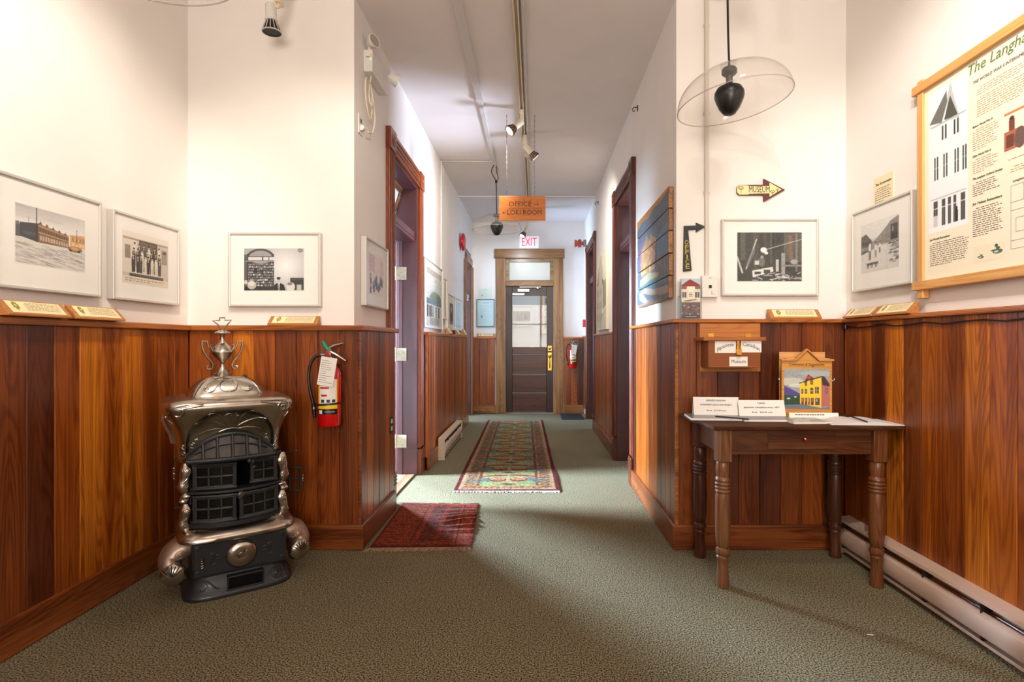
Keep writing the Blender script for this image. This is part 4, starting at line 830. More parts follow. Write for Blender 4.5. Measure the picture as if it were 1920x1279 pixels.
for px in (1335, 1405):
    q = MB(); x = xx(px, 2.93)-O.x; q.box(x-.016, x+.016, -.022, -.017, b_[3]-.002, b_[3]+.022); q.tube([(x-.016, -.022, b_[3]+.003), (x+.016, -.022, b_[3]+.003)], .004, 8); q.build('hinge', BRASS, t)
yl = -.1556
def lab(l, r, tp, bt): 
    c = bx(l, r, tp, bt, 2.81); MB().box(c[0], c[1], yl-.001, yl+.0005, c[2], c[3]).build('paper_label', PAPER, t); return c
c = lab(1341, 1380, 640, 662); text('Japanese', .03, INK, t, ((c[0]+c[1])/2, yl-.0012, (c[2]+c[3])/2+.008), (c[1]-c[0])*.82, warp=lambda x: .30*x-4*x*x)
c = lab(1390, 1428, 639, 661); text('Canadian', .03, INK, t, ((c[0]+c[1])/2, yl-.0012, (c[2]+c[3])/2+.006), (c[1]-c[0])*.84, warp=lambda x: -.30*x-4*x*x)
c = lab(1368, 1402, 669, 687); text('Museum', .026, INK, t, ((c[0]+c[1])/2, yl-.0012, (c[2]+c[3])/2), (c[1]-c[0])*.78)
c = bx(1382, 1389, 638, 652, 2.80); q = MB(); q.box(c[0]+.004, c[1]-.004, yl-.004, yl, c[2]-.01, c[3]); q.build('hasp', BRASS, t)
c = bx(1381, 1390, 655, 666, 2.80); xm = (c[0]+c[1])/2; q = MB(); q.box(c[0], c[1], yl-.02, yl-.006, c[2], c[3])
q.tube([(xm+.008*math.cos(k), yl-.012, c[3]+.010+.010*math.sin(k)) for k in np.linspace(-.6, PI+.6, 12)], .0022, 6); q.build('padlock', BRASS, t, bevel=.001)

TT = .762; tx0, tx1, ty0, ty1 = .805, 1.693, 2.465, 2.925
t = thing('side_table', 'dark worn wooden table with four turned legs', 'table', ((tx0+tx1)/2, (ty0+ty1)/2, 0))
cx, cyy = t.location.x, t.location.y; TOPC = (.13, .050, .020, 1); LEGC = (.16, .055, .018, 1)
q = MB(); tq = [(.826-cx, ty0-cyy), (1.712-cx, ty0-cyy), (1.70-cx, ty1-cyy), (.788-cx, ty1-cyy)]; q.loft([[(a_, b_, TT-.018) for a_, b_ in tq], [(a_, b_, TT) for a_, b_ in tq]]); q.build('tabletop', TABW, t, bevel=.004, color=TOPC)
xa, xb, ya, yb2 = .885-cx, 1.612-cx, ty0+.055-cyy, ty1-.055-cyy
q = MB(); q.box(xa, xb, ya-.012, ya+.008, .625, TT-.018); q.build('apron', WX, t, bevel=.002, color=(.13, .045, .015, 1))
q = MB(); q.box(xa, xb, yb2-.008, yb2+.012, .625, TT-.018); q.build('apron', WX, t, color=LEGC)
for x in (xa, xb): q = MB(); q.box(x-.01, x+.01, ya, yb2, .625, TT-.018); q.build('apron', WY, t, color=(.15, .055, .02, 1))
dx0, dx1 = xx(1441, 2.5)-cx, xx(1569, 2.5)-cx
q = MB(); q.box(dx0, dx1, ya-.016, ya-.010, .651, TT-.020); dr = q.build('drawer', WX, t, bevel=.0015, color=(.15, .052, .017, 1))
MB().lathe([(0, 0), (.005, 0), (.005, .008), (.009, .014), (.008, .02), (0, .023)], (xx(1508, 2.5)-cx, ya-.016, .700), 14, Rx(PI/2)).build('knob', mat('red_glass_knob', rgb(150, 10, 16), .08, coat=1), dr, smooth=True)
prof = [(.030, .0), (.031, .008), (.028, .03), (.024, .10), (.026, .135), (.030, .143), (.022, .148), (.031, .156), (.033, .168), (.031, .180), (.023, .186), (.028, .192), (.034, .235), (.036, .33), (.034, .425), (.031, .445),
        (.036, .450), (.036, .457), (.029, .461), (.036, .466), (.036, .474), (.029, .478), (.036, .483), (.036, .492), (.029, .496), (.036, .502), (.034, .515), (.030, .520), (.033, .55), (.031, .585), (.028, .592)]
leg0 = None
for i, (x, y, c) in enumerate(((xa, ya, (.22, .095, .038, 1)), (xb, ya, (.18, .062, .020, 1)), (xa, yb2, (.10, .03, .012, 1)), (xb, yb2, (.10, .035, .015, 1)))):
    if leg0 is None:
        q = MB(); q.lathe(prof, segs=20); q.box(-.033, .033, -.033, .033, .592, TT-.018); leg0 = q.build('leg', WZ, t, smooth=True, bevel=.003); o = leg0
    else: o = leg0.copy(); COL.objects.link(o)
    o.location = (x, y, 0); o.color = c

def tent(label, l, r, tp, Z, lines, ht, z=TT, rz=-.06, back=.05):
    w = xx(r, Z)-xx(l, Z); t = thing('tent_card', label, 'card', (xx((l+r)/2, Z), Z, z), rz)
    a = math.hypot(back/2, ht); n = Vector((0, -ht, back/2)).normalized()*.0006; th = .0012
    q = MB(); q.prism([(-back/2, 0), (-back/2+th, 0), (0, ht-th), (back/2-th, 0), (back/2, 0), (0, ht)], -w/2, w/2, lambda p: (p[1], p[0], p[2])); q.build('folded_card', PAPER, t)
    ang = math.atan2(ht, back/2)
    for s_, sz, fz, wd, bd in lines:
        f = fz; text(s_, sz, INK, t, (0, -back/2*(1-f)-.0012, ht*f+.0004), wd*w, rot=(ang, 0, 0), bold=bd)
    return t
def flat_book(label, l, r, Z, y0, y1, thick, col, z=TT, rz=0, name='booklet', cat='booklet', grp=None):
    t = thing(name, label, cat, (xx((l+r)/2, Z), (y0+y1)/2, z), rz, grp); w = xx(r, Z)-xx(l, Z); d = (y1-y0)/2
    MB().box(-w/2+.001, w/2-.001, -d+.001, d-.001, .0004, thick-.0004).build('pages', PAPER, t)
    q = MB(); q.box(-w/2, w/2, -d, d, thick-.0006, thick); q.box(-w/2, w/2, -d, d, 0, .0006); q.build('cover', col, t); return t
PLAST = mat('grey_plastic_sleeve', rgb(176, 168, 166), .25, coat=.4); 
tent('white tent card for the legacy disc project, leftmost on the table', 1300.5, 1383, 744, 2.80, [('JAPANESE CANADIAN', .012, .80, .43, .0004), ('INTERNMENT LEGACY DVD PROJECT', .012, .56, .70, .0004), ('Book   $15.00 each', .010, .25, .42, .0003)], .092, z=TT+.012, rz=-.10)
tent('white tent card reading TAIKEN, beside the suggestion box', 1384, 1469, 752, 2.76, [('TAIKEN', .012, .80, .17, .0002), ('Japanese Canadians since 1877', .011, .54, .78, 0), ('Book   $20.00 each', .010, .24, .44, .0002)], .080, z=TT+.012, rz=-.04)
SILV = mat('silver_sleeve', rgb(120, 116, 118), .3, .1); PINKP = mat('pinkish_print', rgb(150, 110, 100), .5)
G = 'discs and booklets laid out on the table'
q = flat_book('clear disc case lying under the first tent card', 1291, 1382, 2.74, 2.66, 2.84, .012, SILV, rz=-.08, name='disc_case', cat='disc case', grp=G)
q = flat_book('pale brown paper sleeve at the left edge of the tabletop', 1289, 1310, 2.80, 2.72, 2.82, .004, PINKP, z=TT, rz=-.2, grp=G) if False else None
flat_book('grey booklet lying under the TAIKEN card', 1386, 1476, 2.70, 2.62, 2.80, .011, mat('grey_cover', rgb(140, 134, 136), .4), rz=-.03, grp=G)
flat_book('white picture booklet between the TAIKEN card and guest book', 1478, 1549, 2.60, 2.55, 2.71, .010, mat('photo_cover', rgb(214, 210, 204), .4, noise=.5, nscale=25), rz=.03, grp=G)
t = tent('low white strip card standing in front of the suggestion box', 1480, 1571, 770, 2.715, [], .032, z=TT, rz=-.03, back=.02)
q = MB(); wc = xx(1571, 2.715)-xx(1480, 2.715); ang_ = math.atan2(.032, .01); rr = random.Random(6); x = -wc*.38
while x < wc*.2:
    l = rr.uniform(.004, .014); q.quad((x, -.0035-.0008, .0205), (x+l, -.0035-.0008, .0205), (x+l, -.0022-.0008, .0248), (x, -.0022-.0008, .0248)); x += l+.003
q.build('printed_text', INK, t)['kind'] = 'stuff'
# open guest book: two curved page halves
t = thing('guest_book', 'open white guest book lying at the right of the table', 'book', (xx(1609, 2.60), 2.60, TT), -.10)
for s in (-1, 1):
    rings = []
    for k in range(11):
        u = k/10; x = s*.168*u; h = .004+.013*math.sin(PI*min(1, u*1.25+.12))**.8*(1-u*.55) if u < .999 else .004
        rings.append([(x, -.10, .0008), (x, .10, .0008), (x, .10, h+.001), (x, -.10, h+.001)])
    MB().loft(rings).build('page_block', mat('guest_page', rgb(222, 218, 216), .6), t, smooth=True)
MB().box(-.172, .172, -.103, .103, 0, .0008).build('cover', BLACK, t)
q = MB(); q.tube([(-.004, .075, .021), (.0, -.085, .016)], .0035, 8)
tag(q.build('pen', BLACK, smooth=True), 'black pen lying in the fold of the open guest book', 'pen');
pen = [o for o in COL.objects if o.name == 'pen'][0]; pen.location = t.location; pen.rotation_euler = t.rotation_euler
pen2 = MB().tube([(-.075, .03, 0), (.07, -.03, 0)], .0038, 8).build('pen', BLACK, smooth=True); pen2.location = (xx(1377, 2.62), 2.645, TT+.0165); pen2.rotation_euler = (0, .04, 0)
tag(pen2, 'black pen across the gap between the two tent cards', 'pen')
# suggestion box
SBX, SBY = xx(1511.5, 2.78), 2.80; YO = (.66, .33, .07, 1)
t = thing('suggestion_box', 'golden wooden suggestion box with a gabled front and house painting', 'box', (SBX, SBY, TT), -.12)
w = .124; H = .295; d = .035
MB().box(-w+.03, w-.004, -d+.012, d, 0, H+.012).build('box_body', WS, t, bevel=.002, color=(.72, .40, .14, 1))
MB().box(-w+.008, w-.008, d-.006, d, 0, H+.045).build('back_board', WS, t, bevel=.002, color=(.72, .42, .16, 1))
MB().prism([(-w, 0), (w, 0), (w, H), (.055, H), (0, H+.05), (-.055, H), (-w, H)], -d, -d+.012).build('front_board', WS, t, bevel=.0015, color=YO)
q = MB(); e = .009
top_ = [(-w-.006, H), (-.058, H), (0, H+.054), (.058, H), (w+.006, H)]
q.prism(top_+[(x, z+e) for x, z in reversed(top_)], -d-.012, -d+.016); q.build('roof_trim', WS, t, bevel=.001, color=(.62, .32, .09, 1))
text('Comments & Suggestions', .022, INK, t, (-.002, -d-.0006, H-.020), .175, bold=.0005, shear=.2)
def img_house():
    I = Img(120, 110, (150, 156, 156)); I.noise(14, 5, 3).blur(2); I.ell(.15, .32, .3, .1, (206, 204, 190), .7); I.ell(.3, .42, .2, .05, (226, 222, 206), .6); I.ell(.75, .12, .4, .07, (176, 178, 178), .7)
    I.poly([(0, .42), (.36, .62), (.36, .72), (0, .68)], (84, 70, 140)); I.rect(0, .66, .36, .95, (40, 70, 50)); I.noise(10, 3, 2, reg=(I.Y > .66)*1.0); I.ell(.1, .74, .04, .02, (200, 206, 196)); I.ell(.25, .7, .03, .02, (190, 196, 186))
    Yw = (236, 196, 50); I.poly([(.35, .36), (.45, .32), (.58, .30), (.82, .20), (.82, .96), (.35, .86)], Yw); I.poly([(.82, .2), (1, .4), (1, .93), (.82, .93)], (176, 104, 100)); I.poly([(.80, .18), (.88, .18), (1, .38), (1, .44), (.84, .40), (.82, .22)], (70, 44, 52))
    I.poly([(.44, .34), (.53, .14), (.66, .24), (.62, .30), (.55, .28), (.45, .36)], (90, 44, 40)); I.ell(.545, .22, .05, .04, (196, 60, 44)); I.line(.34, .36, .46, .31, .02, (70, 44, 44)); I.line(.66, .25, .82, .19, .025, (70, 44, 44))
    for x, y, a, h_ in ((.38, .50, .04, .12), (.46, .50, .045, .12), (.58, .47, .06, .15), (.68, .45, .08, .16), (.46, .33, .045, .09), (.58, .30, .055, .09), (.91, .46, .04, .15)): I.rect(x, y, x+a, y+h_, (60, 56, 60)); I.rect(x+a*.45, y, x+a*.55, y+h_, (226, 206, 150)) ; I.rect(x, y+h_*.48, x+a, y+h_*.54, (226, 206, 150))
    for x, a in ((.38, .05), (.46, .05), (.53, .03), (.59, .06), (.68, .1)): I.rect(x, .72, x+a, .90, (110, 50, 44) if a < .07 else (80, 76, 80)); I.rect(x+a*.3, .74, x+a*.5, .82, (200, 190, 170))
    I.poly([(0, .9), (.4, .88), (.8, .97), (1, .94), (1, 1), (0, 1)], (110, 116, 130)); return I.noise(7, 1)
img_house().mesh('painting', PRINT, lambda u, v: (-.112+.224*u, -d-.0004+0*u, H-.042-.208*v), t)
for s in (-1, 1): q = MB(); q.tube([(s*w, -.03, .19), (s*(w+.012), -.03, .196), (s*(w+.014), -.03, .205)], .004, 8); q.lathe([(0, -.008), (.008, -.004), (.008, .004), (0, .008)], (s*(w+.012), -.03, .2), 10); q.build('hook', STEEL, t, smooth=True)
# ================================================================ RUGS, MAT
def quad_uv(c, z, wav):
    """corners: near-left, near-right, far-right, far-left"""
    A, B, C, D = [np.array(p) for p in c]
    def pos(u, v):                                   # v = 0 far, 1 near
        x = (D[0]*(1-u)+C[0]*u)*(1-v)+(A[0]*(1-u)+B[0]*u)*v; y = (D[1]*(1-u)+C[1]*u)*(1-v)+(A[1]*(1-u)+B[1]*u)*v
        return x, y, z+wav(u, v)
    return pos
def desat(I, k, b):
    g = I.a.mean(-1, keepdims=True); I.a = (g+(I.a-g)*k)*b; return I
def img_runner():
    W_, H_ = 110, 520; I = Img(W_, H_, (178, 160, 104)); X = I.X; Y = I.Y
    g = (166, 158, 100); bl = (96, 116, 116); rd = (140, 44, 40); pk = (176, 96, 76); tn = (190, 164, 120)
    I.rect(0, 0, 1, 1, (196, 150, 118)); I.rect(.0, 0, .04, 1, (112, 34, 30)); I.rect(.96, 0, 1, 1, (112, 34, 30)); I.rect(0, .99, 1, 1, (130, 40, 50)); I.rect(0, 0, 1, .006, (120, 44, 40))
    I.rect(.065, .012, .20, .988, (176, 146, 92)); I.rect(.80, .012, .935, .988, (176, 146, 92)); I.rect(.065, .962, .935, .988, (176, 146, 92)); I.rect(.065, .012, .935, .03, (176, 146, 92))
    I.rect(.20, .03, .225, .962, (150, 62, 40)); I.rect(.775, .03, .80, .962, (150, 62, 40)); I.rect(.225, .03, .775, .962, g)
    for k in range(26):
        y = .03+.94*(k+.5)/26
        for cx in (.132, .868):
            I.ell(cx, y, .05, .011, (110, 96, 76)); I.ell(cx, y, .03, .006, (196, 120, 76) if k % 2 else (104, 118, 112)); I.line(cx-.05, y+.018, cx+.05, y+.018, .008, (150, 70, 48))
    for k in range(14):
        x = .1+.8*(k+.5)/14; I.ell(x, .975, .02, .008, (120, 104, 90) if k % 2 else (184, 100, 60))
    n = 9
    for k in range(n):
        y = .03+.932*(k+.5)/n; d = .932/n
        for s in (-1, 1):
            I.ell(.5+s*.20, y+.1*d, .13, .24*d, bl, .8); I.ell(.5+s*.17, y+.22*d, .10, .10*d, (150, 168, 90), .8)
            I.ell(.5+s*.105, y+.02*d, .088, .15*d, rd); I.ell(.5+s*.105, y-.03*d, .075, .11*d, (200, 130, 90))
            for j in range(3): I.ell(.5+s*(.07+.035*j), y-.02*d, .010, .02*d, rd)
            for j in range(12):
                a = j/11; I.ell(.5+s*(.03+.23*a), y-.36*d+.13*d*a*a, .022, .045*d, rd)
            I.ell(.5+s*.23, y-.28*d, .03, .07*d, pk)
        I.ell(.5, y+.38*d, .05, .06*d, rd); I.ell(.5, y+.38*d, .09, .10*d, (90, 84, 66), .4); I.ell(.5, y, .018, .16*d, tn)
    return I.noise(9, 1).noise(7, 2, 3)
RU = [(-.634, 4.12), (.19, 4.12), (.11, 7.88), (-.70, 7.88)]
t = thing('runner_rug', 'long oriental runner rug with red edge, down the middle of the hall', 'rug', (0, 0, 0))
wv = lambda u, v: .010+.0015*np.sin(v*37)*(u > .5)+.002*np.sin(v*11+u*4)
desat(img_runner().noise(34, 1).noise(24, 2, 3).noise(16, 5, 2), .9, .74).mesh('woven_field', WOVEN, quad_uv(RU, 0, wv), t, True)
MB().prism([(0, 0), (1, 0)], 0, 1) if False else None
q = MB(); q.loft([[(a[0], a[1], .001) for a in RU], [(a[0], a[1], .004) for a in RU]]); q.build('backing', mat('rug_backing', rgb(110, 40, 36), .9), t)
FRG = mat('white_fringe', rgb(226, 220, 212), .9); rr = random.Random(9)
def fringe(t, a, b, dirv, n, L, m, curl=.3, kind=True):
    q = MB()
    for i in range(n):
        u = (i+.5)/n; x = a[0]+(b[0]-a[0])*u; y = a[1]+(b[1]-a[1])*u; l = L*rr.uniform(.6, 1.15); dx = rr.uniform(-curl, curl)*l
        q.tube([(x, y, .007), (x+dx*.4, y+dirv*l*.5, .006), (x+dx, y+dirv*l, .003)], [.0022, .002, .0012], 4)
    o = q.build('fringe', m, t); o['kind'] = 'stuff'
fringe(t, RU[0], RU[1], -1, 150, .035, FRG); fringe(t, RU[3], RU[2], 1, 120, .03, mat('tan_fringe', rgb(170, 150, 110), .9))
def img_rug():
    I = Img(150, 190, (172, 66, 32)); 
    for x, w_ in ((.0, .035), (.965, .035)): I.rect(x, 0, x+w_, 1, (156, 34, 28))
    I.rect(0, .96, 1, 1, (130, 34, 26)); I.rect(.40, .05, .425, .93, (190, 60, 24)); I.rect(.62, .1, .635, .93, (180, 62, 26)); I.rect(.80, .05, .812, .93, (190, 70, 26)); I.rect(.37, .05, .378, .93, (60, 30, 34)); I.rect(.83, .05, .836, .95, (40, 20, 24))
    I.rect(.44, .08, .6, .9, (92, 40, 40), .6); I.rect(.65, .08, .79, .9, (104, 44, 38), .5)
    for i in range(300): x, y = RNG.random(), RNG.random(); c = [(70, 26, 22), (84, 54, 62), (196, 70, 30), (176, 84, 36), (90, 60, 40)][RNG.integers(5)]; I.rect(x, y, x+RNG.uniform(.02, .09), y+.008, c, .75)
    for k in range(20): I.rect(0, k/20, 1, k/20+.008, (64, 20, 20), .35)
    return I.noise(14, 1).noise(8, 3, 1)
RG = [(-.926, 2.97), (-.36, 2.985), (-.405, 3.78), (-.945, 3.80)]
t = thing('small_red_rug', 'small worn red rug with rumpled right side and tan fringe', 'rug', (0, 0, 0))
def wv2(u, v):
    a = np.clip((u-.45)*2.2, 0, 1)*np.exp(-((v-.45)/.22)**2)
    return .009+.016*a*(1+np.sin(v*62+u*3))+.003*np.sin(v*40)*np.clip(u, 0, 1)
desat(img_rug().noise(30, 1).noise(26, 6, 1).noise(18, 3, 2), .86, .80).mesh('woven_field', WOVEN, quad_uv(RG, 0, wv2), t, True)
q = MB(); q.loft([[(a[0], a[1], .001) for a in RG], [(a[0], a[1], .003) for a in RG]]); q.build('backing', mat('rug_backing_dark', rgb(90, 30, 24), .9), t)
TANF = mat('tan_brown_fringe', rgb(160, 128, 96), .9); fringe(t, RG[0], RG[1], -1, 170, .045, TANF, .8); fringe(t, RG[3], RG[2], 1, 60, .03, mat('dark_fringe', rgb(90, 60, 56), .9), 1.6)
t = thing('black_door_mat', 'black rubber mat on the carpet at the far right corner', 'mat', (.565, 8.28, 0))
q = MB(); q.box(-.17, .17, -.30, .30, 0, .012); q.build('mat_base', mat('black_rubber', rgb(30, 30, 34), .6), t, bevel=.004)
q = MB()
for k in range(11): q.tube([(-.15, -.27+.054*k, .013), (.15, -.27+.054*k, .013)], .004, 5)
q.build('ribbed_top', mat('dark_rubber', rgb(48, 50, 54), .6), t)
o = MB().box(-.012, .012, -.0025, .0025, 0, .002).build('paper_scrap', PAPER); o.location = (xx(1631, 2.1), 1.15*1000/(1191-643), .001); o.rotation_euler = (0, 0, -.2); tag(o, 'tiny white paper scrap on the carpet near the right heater', 'litter')

# ================================================================ HEATERS
HEAT = mat('heater_enamel', rgb(196, 168, 150), .4); HDK = mat('heater_dark_steel', rgb(60, 52, 46), .5, .4)  # enamel for the casing, dark steel for brackets and element
def heater(name, label, loc, rz, L, hc=HEAT, H=.205):
    t = thing(name, label, 'heater', loc, rz)        # local x along the wall, -y out
    q = MB(); h0 = .028
    q.prism([(-.004, h0), (0, h0), (0, H), (-.058, H-.012), (-.060, H-.026), (-.057, H-.026), (-.055, H-.015), (-.004, H-.005)], -L/2, L/2, lambda p: (p[1], p[0], p[2])); q.build('back_and_top', hc, t)
    q = MB(); pr = [(-.040, .142), (-.060, .128), (-.066, .110), (-.066, .080), (-.061, .060), (-.052, .052), (-.049, .055), (-.057, .064), (-.062, .082), (-.062, .108), (-.057, .125), (-.040, .137)]
    q.prism(pr, -L/2+.002, L/2-.002, lambda p: (p[1], p[0], p[2])); q.build('front_cover', hc, t, smooth=True, angle=30)
    q = MB(); q.prism([(-.002, .028), (-.058, .028), (-.060, .040), (-.056, .040), (-.054, .032), (-.002, .032)], -L/2+.002, L/2-.002, lambda p: (p[1], p[0], p[2])); q.build('bottom_lip', hc, t)
    q = MB()
    for s in (-1, 1): MB().box(s*L/2-.003, s*L/2+.003, -.064, 0, 0, H-.004).build('end_cap', hc, t, bevel=.001)
    q = MB(); n = int(L/.30)
    for k in range(n+1): x = -L/2+.02+(L-.04)*k/n; q.box(x-.002, x+.002, -.050, -.004, .03, H-.02)
    q.build('bracket', HDK, t)
    MB().box(-L/2, L/2, -.035, -.01, .06, .12).build('heating_element', HDK, t)
    return t
heater('baseboard_heater', 'long beige baseboard heater along the right wall behind the table', (BR-.0005, 1.55, 0), -PI/2, 2.75)
heater('baseboard_heater', 'short beige baseboard heater in the hall beyond the open door', (BHL+.019, 5.85, 0), PI/2, 1.25, mat('heater_tan', rgb(196, 176, 150), .45), .215)

# ================================================================ CEILING: tracks, spots, raceways
TRK = mat('track_cream', rgb(226, 210, 180), .4)
def track(label, x, y0, y1, z=CH, nm='light_track', w=.036, m=TRK):
    t = thing(nm, label, 'track', (x, (y0+y1)/2, z)); L = (y1-y0)/2; q = MB()
    q.box(-w/2, -w/2+.009, -L, L, -.034, -.001); q.box(w/2-.009, w/2, -L, L, -.034, -.001); q.box(-w/2, w/2, -L, L, -.010, -.001); q.build('channel', m, t)
    MB().box(-w/2+.009, w/2-.009, -L, L, -.014, -.010).build('contact_strip', mat('track_slot', rgb(200, 186, 160), .6), t)
    q = MB(); q.box(-w/2-.003, w/2+.003, -L-.02, -L+.03, -.036, -.001); q.box(-w/2-.003, w/2+.003, L-.03, L+.02, -.036, -.001); q.build('end_connector', m, t, bevel=.002); return t
track('cream lighting track running down the middle of the hall ceiling', -.115, .3, 5.1)
track('farther cream lighting track above the hanging wooden sign', -.10, 5.55, 8.0)
track('lighting track over the left side of the front room', -1.36, -1.5, 2.96)
track('lighting track over the right side of the front room', 1.02, -1.5, 2.96)
COND = mat('conduit_paint', rgb(206, 200, 194), .5)
q = MB(); q.tube([(-.075, -1.5, CH-.014), (-.075, 5.6, CH-.014)], .012, 8); q.box(-.10, -.04, 5.55, 5.61, CH-.04, CH-.001); tag(q.build('ceiling_conduit', COND, smooth=True), 'thin white conduit running beside the middle ceiling track', 'conduit')
q = MB(); q.box(-.475, -.42, -1.5, 4.28, CH-.028, CH-.001); q.box(-.480, -.415, 4.25, 4.30, CH-.032, CH-.001); q.box(-.468, -.43, 4.28, 6.15, CH-.02, CH-.001)
tag(q.build('ceiling_raceway', mat('raceway_paint', rgb(214, 208, 204), .5), bevel=.003), 'white flat wiring raceway on the hall ceiling left of the track', 'raceway')
q = MB(); Yc = 5.75; q.tube([(-.47, Yc, CH-.012), (HL+.012, Yc, CH-.012), (HL+.012, Yc, RAIL+.01)], .011, 8)
tag(q.build('wall_conduit', COND, smooth=True), 'thin white conduit crossing the hall ceiling and down the left wall', 'conduit')
q = MB(); q.box(HL+.001, HR-.001, 7.12, 7.17, CH-.022, CH-.001); tag(q.build('trim_14', CEILM, bevel=.004), kind='structure')
LAMPON = mat('lamp_glow', (1, .86, .62, 1), .4, emit=9); FIN = mat('lamp_bronze', rgb(120, 100, 88), .35, .8); FINW = mat('lamp_white_fins', rgb(200, 196, 188), .4); DARKF = mat('dark_fin_gap', rgb(30, 28, 28), .6)
def spotlamp(label, x, y, d, head=1.0, z=CH-.034, stem=.0, on=True, fins=FIN, side=0):
    t = thing('track_spotlight', label, 'spotlight', (x, y, z)); q = MB()
    q.box(-.017, .017, -.045, .045, -.035, 0); q.box(-.014, .014, -.03, .03, -.085-stem, -.03); q.build('track_adapter', TRK, t, bevel=.003)
    p = Vector((side*.05, 0, -.085-stem)); dv = Vector(d).normalized(); R = dv.to_track_quat('Z', 'Y').to_matrix()
    q = MB(); q.tube([(0, 0, p.z+.01), (0, 0, p.z-.01), tuple(p+dv*.01)], .012, 10); q.build('swivel_arm', TRK, t, smooth=True)
    q = MB(); q.lathe([(0, -.035), (.024, -.033), (.028, -.026), (.029, .045), (.033, .052), (.030, .056), (0, .056)], p+dv*.03, 20, R); q.build('lamp_holder', WHITE if not on else TRK, t, smooth=True)
    q = MB(); q.lathe([(0, 0), (.024, .0), (.030, .015), (.0455, .052), (.047, .06), (.040, .06), (.036, .056), (0, .056)], p+dv*.086, 24, R)
    bl = q.build('lamp_shell', DARKF if not on else fins, t, smooth=True)
    q = MB()
    for k in range(14):
        a = 2*PI*k/14; c, s = math.cos(a), math.sin(a); q.tube([p+dv*.086+R@Vector((.026*c, .026*s, 0)), p+dv*.086+R@Vector((.033*c, .033*s, .015)), p+dv*.086+R@Vector((.049*c, .049*s, .056))], .0024, 4)
    q.tube([p+dv*.143+R@Vector((.047*math.cos(k*PI/12), .047*math.sin(k*PI/12), 0)) for k in range(24)], .0035, 6, closed=True); q.build('heat_sink_fins', fins, t)
    if on: MB().lathe([(0, 0), (.034, 0), (.034, .003), (0, .004)], p+dv*.1445, 20, R).build('lamp_lens', LAMPON, t)
    return t
spotlamp('lit track spotlight turned left, nearer one in the hall', -.115, 4.46, (-.62, -.25, -.6))
spotlamp('lit track spotlight turned right, second one in the hall', -.10, 5.0, (.62, .25, -.62))
spotlamp('unlit white track spotlight with dark fins, above the shop counter photo', -1.36, 2.83, (.02, .05, -1), stem=.055, on=False, fins=FINW, side=-.9)
spotlamp('track spotlight tip at the top edge above the museum arrow', 1.08, 2.60, (.2, .3, -1), z=CH-.0, stem=.02, on=False, fins=FINW)
spotlamp('lit track spotlight just above the exit sign', -.12, 7.80, (-.5, -.2, -.85), z=CH-.034, stem=.17)
# small clips and hooks on the walls
def hook(label, x, y, z, rz):
    t = thing('wall_hook', label, 'hook', (x, y, z), rz, 'small dark cable clips on the walls'); q = MB()
    q.box(-.012, .012, -.006, 0, -.02, .02); q.tube([(0, -.004, .01), (0, -.03, .006), (.004, -.045, -.01), (0, -.035, -.026), (0, -.025, -.02)], .004, 6); q.build('clip', mat('hook_metal', rgb(90, 86, 84), .4, .8), t, smooth=True)
hook('small dark clip high on the right hall wall near the room', HR, wZ(1196, HR), zz(203, wZ(1196, HR)), -PI/2)
hook('small dark clip high on the right hall wall above the canvas print', HR, wZ(1122, HR), zz(380, wZ(1122, HR)), -PI/2)

